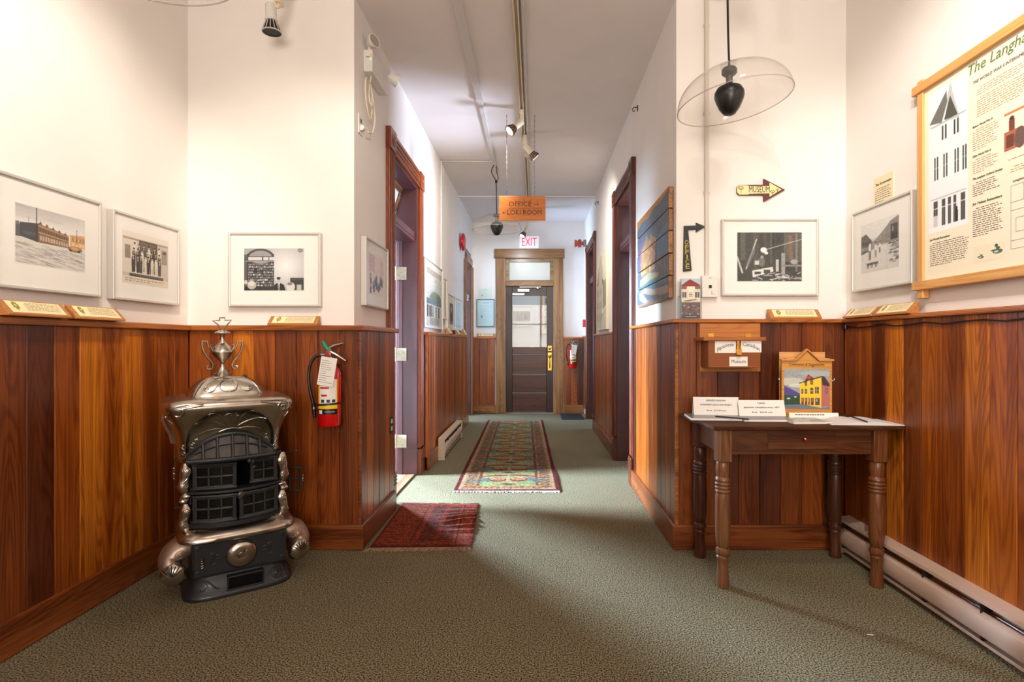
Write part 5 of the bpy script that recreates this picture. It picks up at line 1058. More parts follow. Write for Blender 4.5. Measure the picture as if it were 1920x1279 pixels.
# ================================================================ PENDANTS
SHADE = glassmat('clear_shade', (.96, .95, .94, 1), .04, 1.1, .05, rgb(244, 238, 232))
def pendant(label, x, y, zrim, tilt, R0=.268, ry=0, curl=True, dz=.165, cordtop=None):
    t = thing('pendant_lamp', label, 'lamp', (x, y, zrim)); M = Ry(tilt)@Rx(ry); q = MB()
    prof = []
    for k in range(15): a = PI/2*k/14; prof.append((R0*math.cos(a)**.85 if k < 14 else .035, dz*math.sin(a)))
    n = 56; rings = [[tuple(M@Vector((r*math.cos(2*PI*j/n), r*math.sin(2*PI*j/n), z))) for j in range(n)] for r, z in prof]
    q.loft(rings, False, False); q.build('shade', SHADE, t, smooth=True, fix=False, angle=180)
    q = MB(); q.tube([M@Vector((R0*math.cos(2*PI*j/72), R0*math.sin(2*PI*j/72), 0)) for j in range(72)], .0028, 6, closed=True); q.build('shade_rim', glassmat('rim_acrylic', (.88, .86, .84, 1), .1, 1, .35, rgb(196, 186, 178)), t, smooth=True)
    top = M@Vector((0, 0, dz))
    q = MB(); q.lathe([(0, .012), (.018, .012), (.032, .004), (.036, -.002), (.036, -.02), (.028, -.028), (.016, -.03), (.016, -.085), (0, -.085)], top, 24); q.build('cap', mat('dark_grey_metal', rgb(60, 56, 56), .4, .4), t, smooth=True)
    c = top+Vector((0, 0, -.075))
    q = MB(); q.lathe([(0, .0), (.022, -.0), (.058, -.018), (.069, -.038), (.070, -.058), (.063, -.082), (.048, -.116), (.029, -.142), (.012, -.15), (0, -.150)], c, 28); q.build('bulb_housing', BLACK, t, smooth=True)
    q = MB(); pts = [tuple(top+Vector((0, 0, .01)))]
    if curl:
        h = CH-zrim; pts += [(top.x-.004, top.y, top.z+.2), (top.x-.01, top.y, h-.20), (top.x-.05, top.y, h-.12), (top.x-.055, top.y, h-.07), (top.x-.03, top.y, h-.02)]
        q.tube([(top.x-.012, top.y, h-.20), (top.x+.02, top.y, h-.17), (top.x+.0, top.y, h-.1), (top.x-.004, top.y, h-.03)], .0045, 6)
        q.lathe([(0, -.016), (.014, -.014), (.014, .014), (0, .016)], (top.x-.006, top.y, h-.20), 12)
    else: pts += [(top.x-.006, top.y, top.z+.2), (top.x-.012, top.y, CH-zrim-.002)]
    # smooth the path
    P_ = [Vector(p) for p in pts]; S = []
    for i in range(len(P_)-1):
        p0, p1, p2, p3 = P_[max(i-1, 0)], P_[i], P_[i+1], P_[min(i+2, len(P_)-1)]
        for k in range(8):
            u = k/8; S.append(.5*((2*p1)+(p2-p0)*u+(2*p0-5*p1+4*p2-p3)*u*u+(3*p1-p0-3*p2+p3)*u**3))
    S.append(P_[-1]); q.tube(S, .0055, 8); q.build('cord', BLACK, t, smooth=True)
    q = MB()
    for a in (-.6, 2.4):
        for j in range(7):
            aa = 1.25+a+.045*j; r = R0+.001; q.box(r*math.cos(aa)-.004, r*math.cos(aa)+.004, r*math.sin(aa)-.001, r*math.sin(aa)+.001, .022, .027)
    return t
pendant('large clear domed pendant lamp hanging tilted before the museum arrow', xx(1376, 2.60), 2.60, zz(193, 2.60), -.135, .268, 0, False)
pendant('clear domed pendant lamp hanging in the hall beside the wooden sign', xx(932, 5.85), 5.85, zz(431, 5.85), -.02, .268, 0, True)
pendant('clear domed pendant lamp partly cut off at the top left', xx(222, 1.3), 1.3, zz(-120, 1.3), .04, .268, 0, False)

# ================================================================ EMERGENCY LIGHT, SIGNS, ALARMS
t = thing('emergency_light', 'white twin-head emergency light high on the left hall wall', 'light', (HL, 3.35, 2.84), PI/2)
MB().box(-.16, .16, -.055, 0, -.065, .065).build('battery_case', WHITE, t, bevel=.004)
q = MB(); q.box(-.1608, -.1598, -.040, -.015, .02, .024); q.build('indicator_marks', GREYINK, t)
MB().box(-.163, -.1595, -.048, -.042, .030, .037).build('red_indicator', mat('red_lens', (.8, .05, .05, 1), .3, emit=.6), t); MB().box(-.163, -.1595, -.048, -.040, .004, .012).build('green_indicator', mat('green_lens', (.3, .9, .2, 1), .3, emit=1), t)
MIR = mat('mirror_reflector', (.75, .7, .62, 1), .12, 1)
for p, d in (((-.13, -.028, .065), (-.45, -.72, .12)), ((.10, -.075, .03), (.5, -.8, -.35))):
    dv = Vector(d).normalized(); R = dv.to_track_quat('Z', 'Y').to_matrix(); c = Vector(p)+(Vector((0, 0, .05)) if p[0] < 0 else Vector((0, -.02, 0))); q = MB()
    q.tube([p, tuple(c)], .009, 8); q.lathe([(0, -.035), (.018, -.033), (.034, .0), (.041, .02), (.041, .028), (.037, .028), (.036, .022), (0, .012)], c+dv*.02, 22, R); o = q.build('lamp_head', WHITE, t, smooth=True)
    MB().lathe([(.036, .026), (.024, .012), (.010, .004), (0, .003)], c+dv*.02, 20, R).build('reflector', MIR, o, smooth=True, fix=False)
q = MB(); pts = [(-.10, -.03, -.06), (-.14, -.03, -.16), (-.17, -.04, -.24), (-.15, -.05, -.27), (-.10, -.04, -.20), (-.14, -.03, -.12), (-.21, -.03, -.14), (-.20, -.03, -.26), (-.13, -.03, -.34), (-.09, -.03, -.28), (-.12, -.04, -.20), (-.06, -.04, -.30), (-.08, -.03, -.40), (-.17, -.03, -.43)]
P_ = [Vector(p) for p in pts]; S = []
for i in range(len(P_)-1):
    p0, p1, p2, p3 = P_[max(i-1, 0)], P_[i], P_[i+1], P_[min(i+2, len(P_)-1)]
    for k in range(6): u = k/6; S.append(.5*((2*p1)+(p2-p0)*u+(2*p0-5*p1+4*p2-p3)*u*u+(3*p1-p0-3*p2+p3)*u**3))
q.tube(S, .005, 7); q.build('power_cord', CREAM, t, smooth=True)
q = MB(); q.lathe([(0, 0), (.016, .002), (.014, .03), (.007, .045), (0, .046)], (-.235, -.012, -.43), 14, Ry(PI/2)); q.build('plug', WHITE, t, smooth=True)
t = thing('wall_outlet', 'white wall outlet below the emergency light', 'outlet', (HL, 3.13, 2.43), PI/2)
MB().box(-.035, .035, -.006, 0, -.057, .057).build('cover_plate', WHITE, t, bevel=.002)
q = MB()
for z in (-.022, .022): q.box(-.012, .012, -.0075, -.0055, z-.012, z+.012)
q.build('socket', mat('socket_dark', rgb(90, 84, 80), .5), t)
t = thing('wall_outlet', 'dark brown outlet low on the boards before the open door', 'outlet', (BHL, 3.585, .60), PI/2)
MB().box(-.036, .036, -.006, 0, -.058, .058).build('cover_plate', mat('brown_plastic', rgb(40, 26, 20), .4), t, bevel=.002)
for z in (-.024, .024): MB().box(-.014, .014, -.0085, -.0055, z-.014, z+.014).build('socket', CREAM, t, bevel=.001)

t = thing('hanging_sign', 'orange wood sign on chains reading OFFICE and LOKI ROOM', 'sign', (xx(979.5, 4.6), 4.6, zz(391, 4.6)))
MB().box(-.20, .20, -.010, .010, -.106, .106).build('sign_board', WS, t, bevel=.003, color=(.66, .22, .04, 1))
ENG = mat('engraved_brown', rgb(96, 48, 18), .8)
text('OFFICE', .062, ENG, t, (-.02, -.0106, .034), .195); text('LOKI ROOM', .062, ENG, t, (.018, -.0106, -.038), .295)
q = MB(); q.box(-.125, .165, -.0108, -.0095, -.0035, -.0012)
q.box(.095, .135, -.0108, -.0095, .0315, .0345); q.prism([(.128, .040), (.142, .033), (.128, .026)], -.0108, -.0095)
q.box(-.165, -.14, -.0108, -.0095, -.0405, -.0375); q.prism([(-.160, -.031), (-.174, -.039), (-.160, -.047)], -.0108, -.0095); q.build('engraved_arrows', ENG, t)
def chain(t, x, z0, z1):
    q = MB(); n = int((z1-z0)/.022)
    for k in range(n):
        z = z0+(z1-z0)*(k+.5)/n; h = .013; w = .0035; pts = []
        for j in range(8):
            a = 2*PI*j/8; r = (w*math.cos(a), h*math.sin(a)); pts.append((x+r[0], 0, z+r[1]) if k % 2 else (x, r[0], z+r[1]))
        q.tube(pts, .0014, 4, closed=True)
    q.build('chain', mat('chain_steel', rgb(120, 116, 112), .4, .8), t)
chain(t, -.135, .104, CH-t.location.z-.002); chain(t, .105, .104, CH-t.location.z-.002)

t = thing('exit_sign', 'white box sign with red letters reading EXIT above the far door', 'sign', (xx(992, 8.65), FARY, 2.785))
MB().box(-.155, .155, -.05, 0, -.098, .098).build('sign_box', mat('exit_white', (.85, .88, .95, 1), .4, emit=.25), t, bevel=.006)
text('EXIT', .19, mat('exit_red', (.9, .03, .04, 1), .4, emit=.8), t, (0, -.0515, 0), .24, bold=.003)
t = thing('fire_bell', 'round red fire bell high on the left hall wall', 'bell', (HL, 7.30, 2.53), PI/2)
MB().box(-.05, .05, -.035, 0, -.05, .05).build('back_box', REDP, t, bevel=.004)
MB().lathe([(0, .040), (.02, .040), (.09, .036), (.112, .028), (.122, .014), (.122, .0), (.112, 0), (.10, .012), (0, .02)], (0, -.03, 0), 32, Rx(PI/2)).build('gong', REDP, t, smooth=True)
t = thing('red_alarm_horn', 'red alarm horn with grey bracket beside the far right casing', 'alarm', (HR, 8.42, 2.72), -PI/2)
MB().box(-.05, .05, -.045, 0, -.05, .05).build('wall_bracket', mat('grey_bracket', rgb(110, 108, 110), .5), t, bevel=.004)
q = MB(); q.tube([(0, -.04, 0), (0, -.10, 0)], .03, 12); q.tube([(0, -.10, -.06), (0, -.10, .06)], .026, 12); q.lathe([(0, 0), (.03, 0), (.05, .035), (.062, .07), (.056, .07), (.04, .03), (0, .02)], (0, -.11, 0), 20, Rx(PI/2)); q.build('horn', mat('dull_red', rgb(170, 50, 30), .4), t, smooth=True)
t = thing('fire_alarm_pull', 'small red fire alarm pull box on the right wall by the far corner', 'alarm', (HR, 8.45, 1.46), -PI/2)
MB().box(-.04, .04, -.05, 0, -.06, .06).build('pull_box', REDP, t, bevel=.006); MB().box(-.03, .03, -.06, -.05, -.012, .012).build('pull_handle', WHITE, t, bevel=.002)

# ================================================================ FIRE EXTINGUISHERS
def extinguisher(label, x, y, z, small=False):
    """z = bottom of cylinder; back against the boards at y"""
    t = thing('fire_extinguisher', label, 'fire extinguisher', (x, y, z)); r = .0605; c = (0, -r-.016, 0)
    MB().lathe([(0, .006), (.035, 0), (r-.006, .002), (r, .012), (r, .285), (r-.008, .305), (.04, .325), (.022, .338), (.017, .345), (.017, .36), (0, .36)], c, 32).build('cylinder', RED, t, smooth=True)
    def band(nm, z0, z1, a0, a1, m, rr_=.0004):
        q = MB(); n = 14; A = [math.radians(a0+(a1-a0)*k/n) for k in range(n+1)]; R1 = r+rr_
        vs = [(R1*math.sin(a), c[1]-R1*math.cos(a), zz_) for zz_ in (z0, z1) for a in A]; q.add(vs, [(k, k+1, n+2+k, n+1+k) for k in range(n)]); return q.build(nm, m, t, fix=False)
    band('yellow_label', .098, .255, -42, 62, YELLOW); band('white_label', .128, .255, -30, 55, PAPER, .0008)
    band('black_label', .068, .097, -42, 62, BLACK, .0008); band('printed_text', .078, .087, 0, 48, GREYINK, .0012); band('printed_emblem', .072, .092, -34, -14, WHITE, .0012)
    band('printed_red_mark', .205, .215, -26, 20, RED, .0012); band('printed_red_mark', .165, .175, -20, 10, RED, .0012)
    q = MB()
    for k in range(3): pass
    for k, a in enumerate((-20, 8, 34)): band('printed_pictogram', .132, .148, a, a+16, mat('navy_print', rgb(40, 44, 70), .5), .0012)
    q = MB(); R2 = r+.003; q.tube([(R2*math.sin(a), c[1]-R2*math.cos(a), .122+.004*math.sin(a)) for a in np.linspace(0, 2*PI, 32, endpoint=False)], .005, 6, closed=True, flat=.5); q.box(-.02, .02, -.016, 0, .10, .15); q.build('bracket_strap', BLACK, t, smooth=True)
    q = MB(); q.box(-.03, .03, -.016, 0, .05, .33); q.build('wall_bracket', BLACK, t, bevel=.002)
    q = MB(); q.lathe([(0, 0), (.019, 0), (.02, .02), (.016, .03), (.014, .055), (0, .055)], (0, c[1], .358), 16); q.box(-.012, .012, c[1]-.014, c[1]+.014, .38, .42)
    q.tube([(-.01, c[1], .385), (-.045, c[1], .385)], .009, 10); q.build('valve', STEEL, t, smooth=True)
    q = MB(); q.tube([(0, c[1], .418), (.03, c[1], .435), (.075, c[1], .446)], [.009, .009, .006], 8, flat=1.5); q.tube([(0, c[1], .405), (.04, c[1], .385), (.09, c[1], .352)], [.009, .009, .006], 8, flat=1.5); q.build('squeeze_lever', STEEL, t, smooth=True)
    MB().tube([(.0, c[1]-.012, .41), (-.02, c[1]-.014, .435), (-.028, c[1]-.016, .46)], [.011, .012, .008], 10).build('green_seal', GREEN, t, smooth=True)
    MB().lathe([(0, 0), (.018, 0), (.018, .008), (.014, .010), (0, .010)], (.002, c[1]-.018, .388), 20, Rx(PI/2)).build('pressure_gauge', mat('gauge_red', rgb(150, 60, 56), .3, .2), t, smooth=True)
    pts = [(-.045, c[1], .385), (-.075, c[1]-.004, .375), (-.10, c[1]-.008, .33), (-.108, c[1]-.01, .26), (-.10, c[1]-.01, .19), (-.086, c[1]-.008, .13), (-.078, c[1]-.006, .10)]
    P_ = [Vector(p) for p in pts]; S = []
    for i in range(len(P_)-1):
        p0, p1, p2, p3 = P_[max(i-1, 0)], P_[i], P_[i+1], P_[min(i+2, len(P_)-1)]
        for k in range(6): u = k/6; S.append(.5*((2*p1)+(p2-p0)*u+(2*p0-5*p1+4*p2-p3)*u*u+(3*p1-p0-3*p2+p3)*u**3))
    MB().tube(S, .0085, 10).build('hose', BLACK, t, smooth=True)
    MB().tube([(-.083, c[1]-.007, .12), (-.076, c[1]-.006, .045)], [.011, .009], 12).build('nozzle', BLACK, t, smooth=True)
    MB().tube([(-.0815, c[1]-.007, .104), (-.08, c[1]-.0065, .092)], .0125, 12).build('nozzle_ring', STEEL, t, smooth=True)
    tg = MB(); R = Ry(.16); tg.obox((.014, c[1]-r-.006, .298), (.085, .0008, .152), R); tg = tg.build('paper_tag', PAPER, t)
    q = MB(); rr = random.Random(3)
    for k in range(11):
        x0 = -.036; x1 = x0+rr.uniform(.03, .07); z_ = .055-k*.0115; cc = Vector((.014, c[1]-r-.0068, .298))
        q.add([cc+R@Vector((a, 0, b_)) for a, b_ in ((x0, z_), (x1, z_), (x1, z_+.0022), (x0, z_+.0022))], [(0, 1, 2, 3)])
    q.build('tag_print', GREYINK, tg)
    return t
extinguisher('red fire extinguisher with paper tag on the boards beside the stove', -1.118, BF-.001, .70)
extinguisher('red fire extinguisher on the far wall right of the glazed door', .602, FARY-.041, .745)
# loose wire along the right rail
q = MB(); pts = [(BR-.012, 2.94, RR-.04)]+[(BR-.008, 2.94-.1*k, RR-.036-.018*abs(math.sin(k*1.1))) for k in range(1, 14)]; q.tube(pts, .003, 5)
q.lathe([(0, -.012), (.010, -.010), (.010, .010), (0, .012)], (BR-.012, 2.94, RR-.045), 10)
tag(q.build('loose_wire', BLACK, smooth=True), 'thin black wire sagging along under the right wall rail', 'wire')
# ================================================================ THE STOVE
NICK = mat('aged_nickel', (.54, .50, .44, 1), .25, 1, noise=.5, nscale=9, col2=(.40, .31, .24, 1), bump=.25, bscale=45)
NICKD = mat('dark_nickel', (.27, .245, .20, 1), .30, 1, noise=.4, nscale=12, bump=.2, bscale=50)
NICKR = mat('rusty_nickel', (.52, .42, .35, 1), .46, .85, noise=.5, nscale=7, col2=(.36, .23, .16, 1), bump=.4, bscale=60)
IRON = mat('black_iron', (.022, .023, .026, 1), .42, .35, bump=.3, bscale=120, coat=.15); INSIDE = mat('soot_and_shade', (.006, .006, .006, 1), .95, spec=.02)  # near-black also serves the sooty firebox and the shaded draft opening
MICA = glassmat('dark_mica', (.30, .26, .22, 1), .12, 1.3, .2, (.02, .018, .016, 1)); MICAL = mat('bright_mica', (.07, .062, .055, 1), .2, .5, noise=.5, nscale=20)
ST = thing('parlour_stove', 'antique cast-iron parlour stove with nickel trim and urn finial', 'stove', (-1.455, 2.60, 0), math.radians(35))
def srect(hw, hd, z, cx=0, cy_=0, p=4.5, n=64, bow=0):
    r = []
    for k in range(n):
        a = 2*PI*(k+.5)/n; c, s = math.cos(a), math.sin(a); x = hw*abs(c)**(2/p)*(1 if c > 0 else -1); y = hd*abs(s)**(2/p)*(1 if s > 0 else -1)
        if y < 0 and bow: y -= bow*(1-(x/hw)**2)
        r.append((cx+x, cy_+y, z))
    return r
def bvh(o):
    me = o.data; return BVHTree.FromPolygons([v.co.copy() for v in me.vertices], [tuple(p.vertices) for p in me.polygons])
def relief(name, parent, tree, lines, r, m, dirv=(0, 1, 0), start=-1.0, flat=.75, sides=7, off=0, taper=True):
    q = MB(); d = Vector(dirv)
    for L in lines:
        pts = []
        for x, z in L:
            o = Vector((x, start, z)) if abs(d.y) > .5 else (Vector((start, x, z)))
            h = tree.ray_cast(o, d)
            if h[0] is None:
                if len(pts) > 2: break
                pts = []; continue
            pts.append(h[0]+h[1]*off*(1 if h[1].dot(d) < 0 else -1))
        if len(pts) > 2:
            n = len(pts); rs = [r*(.35+.65*math.sin(PI*min(1, (i+.6)/n*1.0))**.5) if taper else r for i in range(n)]; q.tube(pts, rs, sides)
    if q.v: o = q.build(name, m, parent, smooth=True); o['kind'] = 'stuff'; return o
def spiral(cx, cz, r0, r1, t0, turns, n=26, fl=1):
    return [(cx+fl*(r0+(r1-r0)*k/n)*math.cos(t0+turns*2*PI*k/n), cz+(r0+(r1-r0)*k/n)*math.sin(t0+turns*2*PI*k/n)) for k in range(n+1)]
def bez(p0, p1, p2, p3, n=16):
    return [tuple((1-u)**3*a+3*u*(1-u)**2*b+3*u*u*(1-u)*c+u**3*d for a, b, c, d in zip(p0, p1, p2, p3)) for u in [k/n for k in range(n+1)]]
# base plinth with an opening in the front
q = MB(); q.loft([srect(.228, .190, 0), srect(.230, .192, .010), srect(.226, .188, .022), srect(.214, .176, .034), srect(.208, .170, .060), srect(.200, .160, .080), srect(.192, .152, .094), srect(.190, .150, .10)])
bp = q.build('base_plinth', IRON, ST, smooth=True, angle=50); tb = bvh(bp)
q = MB(); q.box(-.052, .086, -.186, -.14, .030, .084); q.build('draft_opening_shade', INSIDE, bp)  # solid black block, its colour stands for the shade inside the opening
q = MB()
for x0, x1, z0, z1 in ((-.058, .092, .082, .089), (-.058, .092, .026, .032), (-.058, -.052, .026, .089), (.086, .092, .026, .089)): q.box(x0, x1, -.190, -.15, z0, z1)
q.build('opening_rim', IRON, bp, bevel=.002)
L = []
for s in (-1, 1):
    L += [spiral(s*.155, .050, .026, .004, PI*.5, 2.0*s if s > 0 else -2.0, fl=1), bez((s*.155, .076), (s*.12, .09), (s*.105, .03), (s*.085 if s < 0 else s*.105, .045))]
relief('scroll_relief', bp, tb, L, .004, IRON)
# ash section
q = MB(); q.loft([srect(.196, .160, .098, p=9), srect(.198, .162, .11, p=9), srect(.198, .162, .265, p=9)]); ash = q.build('ash_section', IRON, ST, smooth=True, angle=50)
q = MB(); q.prism([(-.185, .108), (.190, .108), (.190, .256), (-.185, .256)], -.178, -.158); ad = q.build('ash_door', IRON, ST, bevel=.006); 
q = MB(); c = (.0, -.178, .182); R = Rx(PI/2); q.lathe([(0, .020), (.016, .020), (.030, .023), (.050, .018), (.060, .010), (.064, .002), (.064, -.002), (0, -.002)], c, 36, R); dd = q.build('draft_disc', NICK, ad, smooth=True)
q = MB(); q.lathe([(0, .026), (.012, .024), (.013, .018), (0, .018)], c, 16, R)
q.tube([(-.012, -.204, .172), (-.014, -.210, .186), (-.002, -.212, .194), (.006, -.210, .184), (.016, -.212, .198), (.020, -.208, .204)], .0042, 8); q.build('disc_knob', NICKD, ad, smooth=True)
tb = bvh(ash); q = MB()
L = []
for s in (-1, 1):
    for k in (-1, 1): L += [spiral(s*.115, .182+k*.017, .015, .003, -k*PI*.5, .9*k), spiral(s*.115-.02*s, .182+k*.008, .010, .002, 0, .7)]
q = MB()
for l in L: q.tube([(x, -.179, z) for x, z in l], .0018, 5)
for s in (-1, 1):
    for z in (.128, .236): q.tube([(x, -.179, z_) for x, z_ in spiral(s*.17, z, .010, .002, 0, 1.2)], .0018, 5)
q.build('scroll_relief', IRON, ad, smooth=True)
def coil(name, parent, a, b, r, n=5, w=.0022):
    a, b = Vector(a), Vector(b); d = (b-a).normalized(); u = d.orthogonal().normalized(); v = d.cross(u); q = MB()
    q.tube([a+(b-a)*k/(n*10)+u*r*math.cos(2*PI*k/10)+v*r*math.sin(2*PI*k/10) for k in range(n*10+1)], w, 5); return q.build(name, NICK, parent, smooth=True)
coil('coil_handle', ad, (-.155, -.190, .150), (-.155, -.190, .200), .006)
# nickel skirt shelf
cxs = -.008
q = MB(); q.loft([srect(.200, .170, .258, cxs, 0, 7), srect(.228, .205, .262, cxs, 0, 6, bow=.01), srect(.240, .224, .274, cxs, 0, 6, bow=.012), srect(.240, .224, .288, cxs, 0, 6, bow=.012), srect(.232, .212, .303, cxs, 0, 6, bow=.012), srect(.214, .190, .314, cxs, 0, 6, bow=.012), srect(.200, .172, .322, cxs, 0, 6, bow=.012), srect(.196, .168, .330, cxs, 0, 6, bow=.012)])
sk = q.build('skirt_shelf', NICK, ST, smooth=True, angle=60)
# four flared shell feet
def foot(s, f):
    k_ = 1 if f < 0 else .6; o = Vector((s*.180, -.06 if f < 0 else .10, .215)); q = MB(); rings = []
    key = [(0, 0, .01, .058, .044), (.035, 0, .010, .068, .050), (.068, .005, -.008, .075, .052), (.088, .0, -.038, .074, .048), (.088, -.015, -.070, .066, .044), (.080, -.032, -.100, .056, .038), (.074, -.046, -.124, .040, .026), (.072, -.050, -.138, .014, .010)]
    path = []
    for i in range(len(key)-1):
        p0, p1, p2, p3 = [np.array(key[min(max(m_, 0), len(key)-1)]) for m_ in (i-1, i, i+1, i+2)]
        for u in (0, .25, .5, .75): path.append(.5*((2*p1)+(p2-p0)*u+(2*p0-5*p1+4*p2-p3)*u*u+(3*p1-p0-3*p2+p3)*u**3))
    path.append(np.array(key[-1])); path = [tuple(float(v_)*k_ for v_ in p_) for p_ in path]
    n = 18
    for i, (dx, dy, dz, wy, wz) in enumerate(path):
        a = path[max(i-1, 0)]; b = path[min(i+1, len(path)-1)]; t_ = Vector((s*(b[0]-a[0]), b[1]-a[1], b[2]-a[2])).normalized()
        u = Vector((0, 1, 0)); u = (u-t_*u.dot(t_)).normalized(); v = t_.cross(u)
        rings.append([o+Vector((s*dx, dy, dz))+u*wy*math.cos(2*PI*k/n)+v*wz*math.sin(2*PI*k/n) for k in range(n)])
    q.loft(rings); ft = q.build('leg', NICKR, ST, smooth=True, angle=180)
    # shell toe with ribs
    c = o+Vector((s*.078, -.066, -.088))*k_; d = Vector((s*.28, -.92, -.12)).normalized(); R = d.to_track_quat('Z', 'Y').to_matrix(); q = MB()
    q.lathe([(0, .036), (.016, .034), (.032, .024), (.043, .008), (.045, -.008), (.036, -.024), (0, -.03)], c, 28, R@Matrix.Diagonal((1.2*k_, 1.2*k_, .8*k_))); toe = q.build('shell_toe', NICK, ft, smooth=True)
    q = MB()
    for k in range(-3, 4):
        a = k*.30; pts = []
        for j in range(8):
            rr_ = .007+.036*j/7; zz_ = .030*math.sqrt(max(0, 1-(rr_/.052)**2))+.0015; pts.append(c+R@(Vector((rr_*math.sin(a)*1.2, rr_*math.cos(a)*1.2, zz_))*k_))
        q.tube(pts, .0022, 5)
    q.build('shell_ribs', mat('shell_groove', (.09, .07, .055, 1), .5, .8), toe, smooth=True)
    relief('scroll_relief', ft, bvh(ft), [spiral(o.x+s*.055*k_, o.z-.01*k_, .026*k_, .004, 0, 1.4)], .003, NICKR, (0, 1, 0))
for s in (-1, 1): foot(s, -1); foot(s, 1)
# fire box: sides, back, top and bottom plates; bowed door front
FB0, FB1 = .328, .632; cxb = -.018
q = MB(); q.box(cxb-.185, cxb-.175, -.14, .15, FB0, FB1); q.box(cxb+.175, cxb+.185, -.14, .15, FB0, FB1); q.box(cxb-.185, cxb+.185, .145, .155, FB0, FB1)
fb = q.build('firebox', IRON, ST)
q = MB(); q.box(cxb-.174, cxb+.174, -.10, .144, FB0, FB1-.002); q.build('firebox_interior', INSIDE, fb) if False else None
BOW = .062; 
def fy_(x, extra=0): return -.150-BOW*(1-((x-cxb)/.185)**2)-extra
def plate(z0, z1, nm, extra=0, m=IRON, y1=.14):
    n = 20; xs = [cxb-.19+.38*k/n for k in range(n+1)]; q = MB()
    front = [(x, fy_(x, extra)) for x in xs]; ring = front+[(cxb+.19, y1), (cxb-.19, y1)]
    q.loft([[(x, y, z0) for x, y in ring], [(x, y, z1) for x, y in ring]]); return q.build(nm, m, ST, bevel=.002)
plate(.326, .345, 'lower_ledge', .002); plate(.478, .490, 'middle_ledge', .010); plate(.618, .632, 'upper_ledge', .004)
MB().box(cxb-.172, cxb+.172, -.06, .142, .346, .477).build('soot_lining', INSIDE, fb); MB().box(cxb-.172, cxb+.172, -.02, .142, .491, .617).build('soot_lining', INSIDE, fb)
def door(nm, xa, xb, z0, z1, nx, nz, swing=0, hinge=None, grid=.0052, ex=.004):
    q = MB(); H = None
    def P(x, z, o=0): 
        p = Vector((x, fy_(x, ex+o), z))
        if swing: h = Vector((hinge, fy_(hinge, ex), 0)); p = h+Rz(swing)@(p-h)
        return p
    n = 12
    def hbar(z, r, a=xa, b=xb): q.tube([P(a+(b-a)*k/n, z) for k in range(n+1)], r, 6, up=(0, 0, 1))
    def vbar(x, r, a=z0, b=z1): q.tube([P(x, a), P(x, (a+b)/2), P(x, b)], r, 6)
    w = .0075
    for z in (z0+w*.8, z1-w*.8): hbar(z, w)
    for x in (xa+w, xb-w): vbar(x, w)
    gx = [xa+.013+(xb-xa-.026)*k/nx for k in range(nx+1)]; gz = [z0+.013+(z1-z0-.026)*k/nz for k in range(nz+1)]
    for x in gx: vbar(x, grid*(1.2 if x in (gx[0], gx[-1]) else 1), gz[0], gz[-1])
    for z in gz: hbar(z, grid, gx[0], gx[-1])
    d = q.build(nm, IRON, ST, smooth=True)
    for i in range(nx):
        for j in range(nz):
            q = MB(); a, b = gx[i], gx[i+1]; m_ = 4
            vs = [P(a+(b-a)*k/m_, z, -.004) for z in (gz[j], gz[j+1]) for k in range(m_+1)]; q.add(vs, [(k, k+1, m_+2+k, m_+1+k) for k in range(m_)]); q.build('pane', MICA, d, fix=False)
    return d, P
dA, PA = door('lower_door', cxb-.172, cxb-.004, .350, .472, 3, 2); dB, PB = door('lower_door', cxb+.004, cxb+.172, .350, .472, 3, 2)
dC, PC_ = door('upper_door', cxb-.172, cxb-.004, .496, .612, 3, 2); dD, PD = door('upper_door', cxb+.062, cxb+.172, .496, .612, 2, 2, swing=-.35, hinge=cxb+.172)
p = PD(cxb+.066, .604); q = MB(); q.lathe([(0, .0), (.014, .002), (.015, .010), (.008, .014), (0, .014)], p, 16, Rx(PI/2)); q.build('latch_boss', IRON, dD, smooth=True); coil('coil_handle', dD, p+Vector((.004, -.016, .004)), p+Vector((.012, -.030, -.028)), .006)
p = PB(cxb+.012, .462); q = MB(); q.lathe([(0, 0), (.015, .002), (.016, .010), (.008, .014), (0, .014)], p, 16, Rx(PI/2)); q.build('latch_boss', IRON, dB, smooth=True)
MB().tube([p+Vector((-.010, -.018, -.012)), p+Vector((.016, -.022, .012))], .003, 6).build('latch_pin', NICK, dB, smooth=True)
for x, z in ((cxb-.02, .35), (cxb-.02, .47)): pass
# side door, standing open at the right, and hinge rods and springs at the left
q = MB(); hx, hy = cxb+.205, .02
def SP(u, z): return (hx+.105*u*.93, hy-.105*u*.36, z)
for z in (.392, .452, .510): q.tube([SP(0, z), SP(1, z)], .0045, 6)
for u in (0, .5, 1): q.tube([SP(u, .392), SP(u, .510)], .0055, 6)
q.tube([(hx-.04, hy, .40), (hx, hy, .40)], .005, 6); q.tube([(hx-.04, hy, .50), (hx, hy, .50)], .005, 6); sd = q.build('side_door', IRON, ST, smooth=True)
coil('coil_handle', sd, SP(1.1, .435), SP(1.1, .47), .005)
q = MB()
for z in (.375, .600, .475): q.tube([(cxb-.235, .06, z), (cxb-.18, .04, z)], .006, 6)
q.build('hinge_lug', IRON, ST, smooth=True); coil('coil_handle', ST, (cxb-.235, .10, .50), (cxb-.235, .10, .56), .006)
q = MB(); q.tube([(cxb+.235, .0, .585), (cxb+.26, -.02, .59), (cxb+.285, -.03, .602)], .003, 6); q.tube([(cxb+.18, 0, .585), (cxb+.235, 0, .585)], .005, 6); q.build('damper_rod', NICK, ST, smooth=True)
